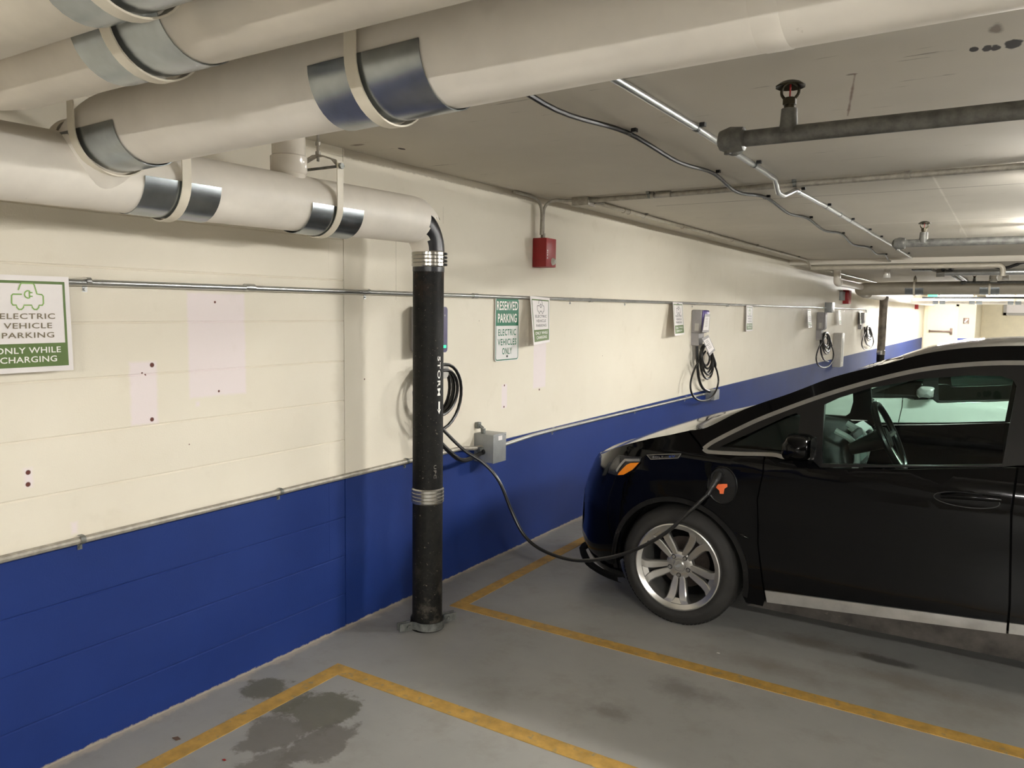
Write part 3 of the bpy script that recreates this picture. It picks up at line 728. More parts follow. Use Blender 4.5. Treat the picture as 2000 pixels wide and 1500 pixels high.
alarm('farthest red alarm box at the end of the left wall near the exit door', 30.6, 30.9, 1.86, 2.10, .10)
t = thing('alarm_conduit', 'pair of bent grey conduits rising from the red alarm box to the ceiling', 'conduit', (.05, 4.78, 2.2))
b = MB(); b.tube(smoothpath([(.05, 4.775, 2.195), (.05, 4.775, 2.36), (.04, 4.745, 2.42), (.03, 4.68, 2.445), (.03, 4.45, 2.448)], 6), .011, 10); b.build('tube', 'emtdull', t)
b = MB(); b.tube(smoothpath([(.05, 4.80, 2.195), (.05, 4.80, 2.34), (.06, 4.815, 2.40), (.10, 4.85, 2.435), (.18, 4.93, 2.44), (.24, 4.97, 2.44)], 6), .011, 10); b.build('tube', 'emtdull', t)
t = thing('ceiling_junction_box', 'grey junction box on the ceiling above the red alarm box', 'junction box', (.27, 5.0, CEIL))
b = MB(); b.bb(.20, .33, 4.93, 5.03, CEIL-.055, CEIL, .003); b.build('enclosure', 'emtdull', t)
b = MB(); b.bb(.195, .335, 4.925, 5.035, CEIL-.058, CEIL-.053); b.tube([(.33, 5.03, CEIL-.03), (.37, 5.1, CEIL-.03)], .012, 8); b.build('cover', 'emtdull', t)

# ------------------------------------------------------------------ ceiling conduits and cable
ZC = CEIL-.018
def clip(b, p, d, r):
    # black clip round a run with direction d under the ceiling at p
    d = Vector(d).normalized(); s = d.cross(Z).normalized(); p = Vector(p); R = r+.002
    pts = [p+s*(R+.016)+Z*(CEIL-p.z-.002), p+s*R+Z*(CEIL-p.z-.004)] + [p+s*R*cos(-pi*k/8)+Z*R*sin(-pi*k/8) for k in range(9)] + [p-s*R+Z*(CEIL-p.z-.004), p-s*(R+.010)+Z*(CEIL-p.z-.002)]
    rows = [[q+d*e for q in pts] for e in (-.011, .011)]; b.grid(rows)
    b.box(p+s*(R+.012)+Z*(CEIL-p.z-.008), (.022, .022, .016))
t = thing('ceiling_conduit', 'bright steel conduit on the ceiling running down the aisle side with black clips', 'conduit', (1.67, 5, ZC))
b = MB(); path = [(1.70, .2, ZC), (1.69, 3.2, ZC), (1.665, 4.4, ZC), (1.655, 4.68, ZC), (1.645, 4.76, ZC-.03), (1.635, 4.84, ZC-.055), (1.635, 4.98, ZC-.055), (1.645, 5.07, ZC-.03), (1.66, 5.16, ZC), (1.675, 6.0, ZC), (1.68, 9.6, ZC), (1.665, 11.9, ZC)]
b.tube(path, .0145, 12); b.build('tube', 'emt', t)
for y in (3.241, 4.178, 5.188, 6.025, 7.016, 7.941, 8.7, 9.8, 11.2):
    b = MB(); xx = 1.69 if y < 4 else (1.67 if y < 4.5 else 1.675); clip(b, (xx, y, ZC), Y, .0145); b.build('clip', 'blackplastic', t)
for y in (6.6, 8.3):
    b = MB(); b.tube([(1.677, y-.02, ZC), (1.677, y+.03, ZC)], .018, 12); b.build('coupling', 'emt', t)
t = thing('ceiling_cable', 'black cable sagging between clips along the ceiling', 'cable', (1.4, 6, ZC))
b = MB(); cl = [1.2, 2.0, 3.2, 4.35, 5.42, 6.75, 8.2, 10.0, 11.3, 12.9]
pts = []
for i, y in enumerate(cl):
    pts.append((1.405+.006*(-1)**i, y, CEIL-.014))
    if i < len(cl)-1: pts.append((1.40+random.uniform(-.03, .03), (y+cl[i+1])/2, CEIL-.045))
pts[4] = (1.395, 3.2, CEIL-.014)
b.tube(smoothpath(pts, 6), .0105, 8); b.build('cable', 'cable', t)
for y in cl[2:9]:
    b = MB(); clip(b, (1.405, y, CEIL-.014), Y, .0105); b.build('clip', 'blackplastic', t)
t = thing('ceiling_conduit', 'grey conduit crossing the ceiling away from the wall above the black hatchback', 'conduit', (1.5, 4.9, ZC))
b = MB(); b.tube([(.32, 4.965, ZC-.004), (.8, 4.96, ZC-.004), (1.7, 4.90, ZC-.004), (2.85, 4.83, ZC-.004), (6, 4.72, ZC-.004)], .0175, 12); b.build('tube', 'emtdull', t)
for x, ln, rr_ in ((.80, .02, .022), (.88, .10, .021), (2.32, .03, .023)):
    b = MB(); y = 4.965-.055*(x-.32); b.tube([(x-ln/2, y, ZC-.004), (x+ln/2, y, ZC-.004)], rr_, 12); b.build('coupling', 'emtdull', t)
for x in (.78, 1.72):
    b = MB(); y = 4.965-.055*(x-.32); clip(b, (x, y, ZC-.004), X, .0175); b.build('strap', 'galvdull', t)
t = thing('ceiling_conduit', 'overpainted conduit hugging the ceiling edge along the left wall', 'conduit', (.28, 9, ZC))
b = MB(); b.tube([(.30, 5.06, ZC), (.285, 5.5, ZC), (.285, 8, ZC), (.285, 12.0, ZC), (.285, 12.13, ZC-.02), (.285, 12.25, ZC-.075), (.285, 12.4, ZC-.078), (.285, 20.9, ZC-.08), (.29, 26, ZC-.08)], .0165, 12); b.build('tube', 'emtpaint', t)
for y, ln in ((5.62, .02), (5.75, .08), (6.9, .02), (8.4, .02), (10.5, .03), (15.2, .05)):
    b = MB(); b.tube([(.285, y-ln/2, ZC-(.08 if y > 12.2 else 0)), (.285, y+ln/2, ZC-(.08 if y > 12.2 else 0))], .0215, 10); b.build('coupling', 'emtpaint', t)
for y in (6.0, 7.6, 9.3, 11.4):
    b = MB(); clip(b, (.285, y, ZC), Y, .0165); b.build('strap', 'emtdull', t)

# ------------------------------------------------------------------ sprinkler branches
def sprinkler(label, x0, y, z, r, heads, x1=7.5):
    t = thing('sprinkler_pipe', label, 'sprinkler pipe', (x0, y, z))
    b = MB(); b.tube([(x0+.03, y, z), (x1, y, z)], r, 18); b.build('pipe', 'sprinkler', t)
    b = MB(); R = r*1.62
    b.tube([(x0-.02, y, z), (x0+.012, y, z), (x0+.055, y, z), (x0+.06, y, z)], [R*.75, R, R*.9, r*1.1], 18)
    b.tube([(x0+.005, y, z), (x0+.005, y+.07, z)], R*.92, 18); b.tube([(x0+.005, y, z-R*.8), (x0+.005, y, z-R*1.08)], R*.3, 8)
    b.build('end_fitting', 'sprinkler', t)
    b = MB(); b.tube([(4.2, y, z+r), (4.2, y, CEIL)], .008, 8); b.build('hanger_rod', 'galvdull', t)
    for xh in heads:
        b = MB(); b.tube([(xh, y, z), (xh, y, z+r+.006), (xh, y, z+r+.05)], [r*1.25, r*1.05, r*.95], 16); hd = b.build('outlet_tee', 'sprinkler', t)
        zb = z+r+.05
        b = MB(); b.tube([(xh, y, zb), (xh, y, zb+.012)], .017, 12); b.tube([(xh, y, zb+.012), (xh, y, zb+.028)], .021, 6)
        for sg in (1, -1):
            b.tube(smoothpath([(xh+sg*.013, y, zb+.028), (xh+sg*.025, y, zb+.045), (xh+sg*.022, y, zb+.066), (xh+sg*.004, y, zb+.078)], 4), .0045, 8)
        b.tube([(xh, y, zb+.028), (xh, y, zb+.033)], .016, 10)
        b.lathe([(0, .083), (.016, .083), (.030, .078), (.044, .068), (.044, .064), (.028, .073), (.0, .078)], (xh, y, zb), Z, 12)
        h = b.build('sprinkler_head', simple('dark_bronze_brass', (66, 60, 46), .4, .7, var=.15), hd)
        b = MB(); b.tube([(xh, y, zb+.033), (xh, y, zb+.072)], .0028, 6); b.build('glass_bulb', 'red', hd)
    return t
sprinkler('nearest galvanised sprinkler pipe crossing under the ceiling at right', 2.05, 2.52, 2.222, .025, [2.24])
sprinkler('second galvanised sprinkler pipe under the ceiling farther back', 2.07, 6.77, 2.222, .029, [2.25])

# ------------------------------------------------------------------ wall chargers
def loop(cx, cy, cz, ry, rz, tilt=0.0, n=28, dx=0.0, a0=0.0):
    return [(cx+dx*sin(2*pi*k/n), cy+ry*cos(2*pi*k/n+a0)+tilt*rz*sin(2*pi*k/n+a0), cz+rz*sin(2*pi*k/n+a0)) for k in range(n)]
t = thing('wall_charger', 'slim dark purple wall charger with green light behind the black stack', 'charger', (0, 3.50, 1.43), 'electric car chargers on the left wall')
b = MB(); b.prism([(p[0], p[1]) for p in rrect(.18, .262, .022)], (.02, 3.498, 1.556), Y, Z, X, .10); b.build('back_shell', 'greyplastic', t)
b = MB(); b.prism([(p[0], p[1]) for p in rrect(.176, .258, .02)], (.12, 3.498, 1.556), Y, Z, X, .018); fc = b.build('faceplate', 'purple', t)
b = MB(); b.bb(.138, .1395, 3.528, 3.572, 1.452, 1.468, .0004); b.build('status_light', 'led', fc)
b = MB(); b.text('nt', .014, 0, (.1385, 3.560, 1.632), Y, Z, X, .0006); b.build('lettering', 'greylight', fc, recalc=False)
b = MB(); b.prism(rrect(.13, .085, .03), (.0, 3.545, 1.318), Y, Z, X, .13); b.bb(0, .03, 3.50, 3.59, 1.27, 1.43, .006); b.build('cable_holster', 'greylight', t)
for k in range(4):
    b = MB(); b.tube(loop(.055+.022*k, 3.555+.004*k, 1.205-.004*k, .165-.012*k+.012*(k % 2), .155-.008*k, .06*(k-1.5)*.4, dx=.01), .0095, 8, closed=True); b.build('cable_coil', 'cable', t)
b = MB(); b.tube(loop(.125, 3.555, 1.168, .185, .19, .05, dx=.01), .0095, 8, closed=True); b.build('cable_coil', 'cable', t)
cp = [Vector((.125, 3.46, 1.06))] + [YP(px, py, y) for px, py, y in ((868, 842, 3.545), (905, 878, 3.62), (945, 905, 3.69), (975, 940, 3.73), (1000, 1000, 3.77), (1025, 1047, 3.78), (1062, 1076, 3.78), (1120, 1094, 3.77), (1180, 1091, 3.76), (1240, 1074, 3.755), (1300, 1041, 3.76), (1345, 1001, 3.78), (1382, 966, 3.815))]
b = MB(); b.tube(smoothpath(cp, 6), .0098, 10); cb = b.build('charging_cable', 'cable', t)
e0 = YP(1382, 966, 3.815); e1 = YP(1398, 940, 3.845); e2 = YP(1404, 925, 3.872)
b = MB(); b.tube(smoothpath([e0, e0.lerp(e1, .5), e1, e2], 4), [.013]*4+[.016]*4+[.022]*5, 12); b.tube([e2, e2+Vector((0, .04, 0))], .026, 16)
b.build('connector', 'blackplastic', cb)
b = MB(); b.tube(smoothpath([(.07, 3.50, 1.27), (.08, 3.49, 1.10), (.10, 3.50, .97), W(880, 884, .12), W(903, 899, .12), W(926, 893, .09), W(940, 884, .07)], 6), .014, 10); b.build('supply_cable', 'cable', t)
b = MB(); q = W(941, 883, .07); b.tube([q-Y*.01, q+Y*.10], .019, 10); b.build('cable_gland', 'blackplastic', t)

def box_charger(label, y0, y1, z0, z1, dp, ax_, ay_, s, face='violet'):
    # ax_, ay_, s: where its upper left corner stands and its scale, for the hanging cables
    yc = (y0+y1)/2; w_ = y1-y0; h_ = z1-z0
    t = thing('wall_charger', label, 'charger', (0, yc, z0), 'electric car chargers on the left wall')
    b = MB(); b.bb(.0, dp*.84, y0, y1, z0, z1, .014, 3); b.build('enclosure', 'greyplastic', t)
    b = MB(); b.bb(dp*.78, dp, y0+.008, y1-.008, z0+.02, z1-.004, .02, 3); b.build('faceplate', face, t)
    b = MB(); b.bb(dp*.3, dp*.62, y0-.001, y0, z0+h_*.10, z0+h_*.42); b.build('rating_label', 'greylight', t)
    b = MB(); q = h_*.55
    b.prism([(-w_*.46, 0), (w_*.40, 0), (w_*.34, -q*.4), (w_*.20, -q), (-w_*.40, -q), (-w_*.44, -q*.4)], (.0, yc, z0+.005), Y, Z, X, dp*.62); b.build('cable_holster', 'greyplastic', t)
    def at(dx, dy, x): return W(ax_+dx*s, ay_+dy*s, x)
    r = .0115 if s > .9 else .0135
    for i, (cx, cy, rx, ry) in enumerate(((27, 98, 13, 34), (26, 92, 11, 28), (28, 88, 9.5, 24), (25, 86, 8, 20), (29, 95, 11, 29))):
        b = MB(); b.tube([at(cx+rx*cos(2*pi*k/24)+.15*ry*sin(2*pi*k/24)*.3, cy+ry*sin(2*pi*k/24), dp*.62+.020*(i-1)) for k in range(24)], r, 8, closed=True); b.build('cable_coil', 'cable', t)
    b = MB(); b.tube(smoothpath([at(dx, dy, dp*.9) for dx, dy in ((25, 78), (14, 94), (3, 114), (-4, 138), (-3, 157), (5, 170), (19, 175), (34, 170), (45, 156), (50, 137), (48, 120), (44, 108))], 5), r*.92, 8); cc = b.build('charging_cable', 'cable', t)
    b = MB(); b.tube([at(44, 108, dp*.9), at(42.5, 103, dp*.9), at(39, 94, dp*.85), at(33, 80, dp*.75)], [.014, .024, .027, .032], 12); b.build('connector', 'blackplastic', cc)
    b = MB(); b.tube(smoothpath([at(8, 68, dp*.45), at(9, 95, dp*.5), at(11, 127, dp*.5), at(19, 149, .06), at(33, 157, .05)], 6), .0155, 8); b.build('supply_cable', 'cable', t)
    return t
box_charger('grey and violet charger with two hanging paper tags beyond the hood', 8.02, 8.225, 1.45, 1.695, .135, 1353, 608, 1.0)
# the tags
def paper_tag(label, tl, tr, bl, br):
    tl, tr, bl, br = map(Vector, (tl, tr, bl, br)); c = (tl+tr+bl+br)*.25
    N = (tr-tl).cross(tl-bl).normalized(); N = N if N.x > 0 else -N
    t = thing('paper_tag', label, 'notice', c, 'laminated notices hanging on the second charger')
    b = MB(); b.grid([[bl, br], [tl, tr]]); b.grid([[bl-N*.002, br-N*.002], [tl-N*.002, tr-N*.002]])
    for a, c_ in ((bl, br), (br, tr), (tr, tl), (tl, bl)): b.grid([[a, c_], [a-N*.002, c_-N*.002]])
    b.build('sheet', 'greyplastic', t)
    def at(u, v): return bl.lerp(br, u).lerp(tl.lerp(tr, u), v)+N*.0008
    b = MB(); b.grid([[at(.08, .12), at(.92, .12)], [at(.08, .86), at(.92, .86)]]); b.build('notice_panel', 'whitepaper', t)
    b = MB()
    for v in (.74, .66, .56, .48, .38, .30):
        b.grid([[at(.25, v)+N*.0005, at(.25+random.uniform(.35, .5), v)+N*.0005], [at(.25, v+.035)+N*.0005, at(.7, v+.035)+N*.0005]])
    b.build('print_lines', 'greylight', t)
x_ = .140
paper_tag('upper laminated notice hanging straight on the second charger', W(1377, 613.5, x_), W(1387, 613.5, x_), W(1371.5, 649, x_+.01), W(1384.5, 649, x_+.01))
paper_tag('lower laminated notice hanging tilted over the cable coil of the second charger', W(1371, 661, x_), W(1383.5, 654, x_), W(1386, 695, x_+.03), W(1397, 684, x_+.03))
box_charger('grey charger with a large loose cable loop left of the tall grey cabinet', 14.36, 14.575, 1.38, 1.695, .14, 1597, 609.5, .62, 'greyplastic')
box_charger('farthest small grey charger before the second black stack', 18.75, 18.97, 1.46, 1.70, .12, 1685, 610, .42, 'greyplastic')
t = thing('wall_cabinet', 'tall narrow grey cabinet on the wall beside the third charger', 'cabinet', (0, 16.1, .65))
b = MB(); b.bb(0, .145, 15.98, 16.25, .65, 1.30, .006); b.build('enclosure', 'greylight', t)
b = MB(); b.bb(.145, .158, 15.985, 16.245, .655, 1.295, .003); dd = b.build('cabinet_door', 'whitemetal', t)
b = MB(); b.bb(.158, .160, 16.06, 16.12, .75, 1.2); b.build('door_slot', 'greybox', dd)

# ------------------------------------------------------------------ services farther back
CL = CEIL-.075
t = thing('drain_pipe', 'large shade-toned jacketed pipe crossing the aisle far back under the ceiling', 'pipe', (2, 16.2, 2.13))
b = MB(); b.tube(bend([(7, 16.2, 2.19), (1.2, 16.2, 2.155), (.40, 16.2, 2.14), (.36, 17.2, 2.10)], .2, 8), .118, 28); b.build('pipe_jacket', 'jacket_shaded', t)
shield((1.32, 16.2, 2.157), X, .118, .30, t); shield((2.50, 16.2, 2.163), X, .118, .30, t)
hanger((1.32, 16.2, 2.157), X, .121, 'ivory hanger strap nearest the wall on the far crossing pipe', ceil=CL)
hanger((2.50, 16.2, 2.163), X, .121, 'ivory hanger strap nearest the right edge on the far crossing pipe', ceil=CL)
t = thing('drain_pipe', 'white wrapped pipe along the left wall behind the second black stack', 'pipe', (.4, 22, 2.08))
b = MB(); n = 40; b.tube([(.40, 17.0+15.5*k/n, 2.075) for k in range(n+1)], [.10+.006*sin(k*2.1) for k in range(n+1)], 20); b.build('pipe_jacket', 'jacket', t)
t = thing('vent_pipe', 'white plastic pipe dropping from the ceiling and bending along the left wall', 'pipe', (.38, 14, 2.2))
b = MB(); b.tube(bend([(.38, 13.9, CL), (.38, 13.9, 2.185), (.38, 15.2, 2.185), (.42, 16.05, 2.175)], .11, 8), .058, 20)
b.lathe([(.058, -.05), (.064, -.05), (.064, .03), (.058, .03)], (.38, 14.1, 2.185), Y, 20); b.build('pipe', simple('white_plastic_pipe', (226, 218, 206), .2, 0, var=.02), t)
t = thing('storm_stack', 'second black stack far down the wall past the third charger', 'pipe', (.44, 19.2, 0))
b = MB(); b.tube([(.44, 19.2, 0), (.44, 19.2, .78)], .082, 20); b.build('lower_pipe', 'iron', t)
b = MB(); b.tube([(.44, 19.2, .86), (.44, 19.2, 1.95), (.44, 19.2, 2.07)], [.082, .086, .10], 20); b.build('upper_pipe', simple('grey_brown_weathered_iron', (122, 112, 100), .5, .2, var=.3, scale=6), t)
b = MB(); b.lathe([(.082, .77), (.088, .775), (.088, .865), (.082, .87)], (.44, 19.2, 0), Z, 24); b.build('coupling', 'stainless', t)
# conduit that crosses at the ceiling step
t = thing('ceiling_pipe', 'pale pipe crossing at the ceiling step that bends down at right', 'pipe', (1.5, 12.0, 2.4))
q = FL(1965, 505, CL-.05)
b = MB(); b.tube(bend([(.30, 12.28, CL-.045), (1.6, 12.28, CL-.045), (2.72, 12.28, CL-.045), (2.72, 12.28, 2.20)], .09, 8), .032, 14); b.build('pipe', 'emtpaint', t)
t = thing('ceiling_box', 'grey sheet steel box on the ceiling where the black cable turns', 'junction box', (1.68, 13.0, CL))
b = MB(); b.bb(1.58, 1.82, 12.85, 13.15, CL-.07, CL, .004); b.build('enclosure', 'galvdull', t)
t = thing('ceiling_cable', 'thick black cable sagging to the right far back under the ceiling', 'cable', (2.3, 12.6, CL))
b = MB(); pts = [YP(px, py, 12.6) for px, py in ((1800, 516), (1830, 516), (1857, 517), (1900, 517), (1930, 518), (1950, 522), (1966, 523), (1985, 517), (2005, 512), (2080, 516))]
b.tube(smoothpath(pts, 5), .022, 10); b.build('cable', 'cable', t)
b = MB(); b.bb(pts[0].x, pts[2].x, 12.55, 12.65, pts[1].z-.03, pts[1].z+.03, .006); b.build('cable_tray', simple('rusty_dark_steel', (52, 42, 36), .7, .3, var=.2), t)
for px in (1857, 1894):
    q = YP(px, 516, 12.6); b = MB(); b.tube([q, (q.x, q.y, CL)], .012, 6); b.build('drop_rod', 'emtdull', t)
t = thing('ceiling_pipe', 'bright steel pipe with a valve fitting far back under the ceiling', 'pipe', (2.3, 13.4, 2.3))
p0 = YP(1835, 533, 13.4)
b = MB(); b.tube([p0, (7, 13.4, p0.z+.02)], .045, 14); b.build('pipe', 'emt', t)
b = MB(); b.tube([p0+X*-.04, p0+X*.07], .062, 14); b.tube([p0+X*-.10+Z*.05, p0+X*.02], .02, 8); b.build('fitting', 'stainless', t)
sprinkler('thin dark sprinkler pipe in front of the far crossing pipe', 2.10, 15.6, 2.235, .022, [2.28], x1=7)
for i, (px, y) in enumerate(((1941, 15.2), (1964, 14.6), (1733, 13.2))):
    q = YP(px, 545 if i < 2 else 520, y)
    t = thing('drop_pipe', ('short white pipe stub hanging from the ceiling left of its twin far back', 'short white pipe stub hanging from the ceiling nearest the right edge', 'short white pipe stub hanging from the ceiling near the black cable clips')[i], 'pipe', (q.x, y, CL))
    b = MB(); b.tube([(q.x, y, CL), (q.x, y, CL-.16)], .045, 14); b.build('pipe', simple('white_stub_pipe', (224, 218, 208), .2, 0, var=.02), t)
    b = MB(); b.lathe([(.045, 0), (.052, .005), (.052, .045), (.045, .05)], (q.x, y, CL-.16), Z, 14); b.build('rim', 'whitemetal', t)
# conduits along the aisle far back and lower pipes before the exit wall
t = thing('ceiling_conduit', 'pair of dark conduits running along the ceiling far back', 'conduit', (2.0, 14, CL))
for dx_ in (0, .10):
    b = MB(); b.tube([(1.95+dx_, 13.2, CL-.03), (1.95+dx_, 22, CL-.03)], .022, 8); b.build('tube', 'blackplastic', t)
t = thing('drain_pipe', 'long white pipe crossing far back in front of the exit wall', 'pipe', (2, 25, 2.1))
b = MB(); b.tube([(.5, 24.6, 2.05), (9, 24.6, 2.06)], .085, 20); b.build('pipe_jacket', 'jacket', t)
for xx in (1.15, 2.02, 2.9): shield((xx, 24.6, 2.053), X, .085, .30, t)
for xx, nm in ((1.15, 'leftmost'), (2.02, 'middle'), (2.9, 'rightmost')):
    hanger((xx, 24.6, 2.053), X, .088, nm + ' hanger strap on the long white pipe before the exit wall', ceil=CL, yoke=False)
t = thing('drain_pipe', 'thin dark pipe crossing just above the long white pipe far back', 'pipe', (2, 23.8, 2.2))
b = MB(); b.tube([(.8, 23.8, 2.13), (9, 23.8, 2.14)], .022, 12); b.build('pipe', 'blackplastic', t)
t = thing('exit_sign', 'small glowing green exit sign high up far back', 'exit sign', (1.3, 30, 2.2))
q = YP(1822, 577, 29.0)
b = MB(); b.box(q, (.30, .04, .16), None, .006); b.build('housing', 'whitemetal', t)
b = MB(); b.tube([q+Z*.08, (q.x, q.y, CEIL-.075)], .012, 8); b.build('drop_rod', 'emtdull', t)
b = MB(); b.box(q-Y*.022, (.28, .004, .14)); b.build('lit_panel', 'exitgreen', t)
# stair sign beside the exit door and framed panel on the last wall
t = thing('stair_sign', 'small brown stair symbol sign beside the exit door', 'sign', (1.43, 33.98, 1.45))
b = MB(); b.bb(1.34, 1.53, 33.975, 33.995, 1.35, 1.57, .003); b.build('plate', 'brown', t)
b = MB(); b.prism([(-.06, -.06), (-.02, -.06), (.06, .04), (.06, .07), (.04, .07), (-.06, -.03)], (1.435, 33.975, 1.465), X, Z, -Y, .003); b.bb(1.38, 1.49, 33.970, 33.976, 1.375, 1.39); b.build('stair_symbol', 'whiteink', t)
t = thing('wall_panel', 'grey framed white panel high on the last wall at the right edge', 'panel', (3, 40.95, 1.9))
q0 = YP(1961, 590, 40.97); q1 = YP(1961, 616, 40.97)
b = MB(); x0 = q0.x; x1 = x0+2.4; z0 = q1.z; z1 = z0+.9
for a in ((x0, x1, z0, z0+.12), (x0, x1, z1-.12, z1), (x0, x0+.12, z0, z1), (x1-.12, x1, z0, z1)): b.bb(a[0], a[1], 40.90, 41, a[2], a[3])
b.build('frame', 'greylight', t)
b = MB(); b.bb(x0+.1, x1-.1, 40.94, 40.98, z0+.1, z1-.1); b.build('pane', 'whitepaper', t)
# litter
for px, py, s_, col, lab in ((345, 1443, .018, (96, 74, 56), 'small brown leaf scrap on the floor near the blue wall'), (438, 1485, .008, (150, 40, 36), 'tiny red scrap on the floor at the bottom left'), (1403, 1276, .008, (215, 212, 205), 'tiny white paper scrap on the floor in front of the car')):
    q = FL(px, py); b = MB(); b.prism([(-s_, -s_*.4), (s_*.7, -s_*.6), (s_, s_*.3), (-s_*.4, s_*.6)], q+Z*.001, X, Y, Z, .002)
    tag(b.build('floor_scrap', simple('scrap', col, .7), smooth=0), lab, 'litter')

# ------------------------------------------------------------------ cars
def interp(tab, x):
    if x <= tab[0][0]: return tab[0][1]
    for (a, fa), (b_, fb) in zip(tab, tab[1:]):
        if x <= b_: return fa+(fb-fa)*(x-a)/(b_-a)
    return tab[-1][1]
PLAN = [(.615, 0.0), (.62, .22), (.645, .42), (.70, .52), (.755, .60), (.825, .70), (.93, .785), (1.06, .845), (1.25, .872), (1.5, .88), (3.5, .88), (4.1, .865), (4.5, .82), (4.70, .75), (4.77, .55), (4.79, 0)]
DXZ = [(.17, .05), (.25, .0), (.30, -.012), (.36, -.004), (.42, .0), (.58, .0), (.68, .03), (.78, .085), (.86, .15), (.93, .22), (1.0, .30)]
def half(x, z):
    wt = max(0, min(1, (1.45-x)/.75)); xs = x - interp(DXZ, z)*wt
    h = interp(PLAN, xs)
    # smooth the interpolation a little
    h = (h + interp(PLAN, xs-.03) + interp(PLAN, xs+.03))/3
    if z < .34: h -= .035*((.34-z)/.15)**1.4 if z > .15 else .035
    if z > .93: h -= .42*(z-.93)
    h -= .010*math.exp(-((z-.60)/.10)**2) if 1.8 < x < 3.8 else 0
    h += .006*math.exp(-((z-.80)/.05)**2)
    return h
HOODE = [(.77, .80), (.84, .825), (.90, .850), (1.0, .90), (1.11, .945), (1.255, .995), (1.4, 1.035), (1.46, 1.055), (1.62, 1.09)]
HOODC = [(.77, .795), (.80, .812), (.84, .836), (.87, .850), (.95, .890), (1.05, .930), (1.2, .985), (1.4, 1.035), (1.6, 1.075)]
PILLAR = [(1.46, 1.057), (1.55, 1.079), (1.732, 1.186), (1.951, 1.282), (2.072, 1.341), (2.162, 1.379), (2.30, 1.425), (2.388, 1.452), (2.519, 1.497), (2.65, 1.525), (2.775, 1.540), (2.904, 1.548), (3.1, 1.552), (3.4, 1.545), (3.8, 1.51), (4.15, 1.45), (4.40, 1.38)]
CROWN = [(1.46, 0.0), (2.1, 0.0), (2.6, .02), (3.0, .026), (3.6, .03), (4.4, .02)]
CHROME = [(1.555, .976), (1.602, 1.016), (1.733, 1.098), (1.851, 1.163), (2.081, 1.271), (2.301, 1.358), (2.513, 1.424), (2.717, 1.459), (2.91, 1.474), (3.2, 1.476), (3.5, 1.45), (3.72, 1.40)]
CHROMELO = [(1.555, .976), (1.572, .966), (1.60, .964), (1.75, .972), (1.901, .984), (1.952, .978), (2.0, .983), (2.094, .991)]

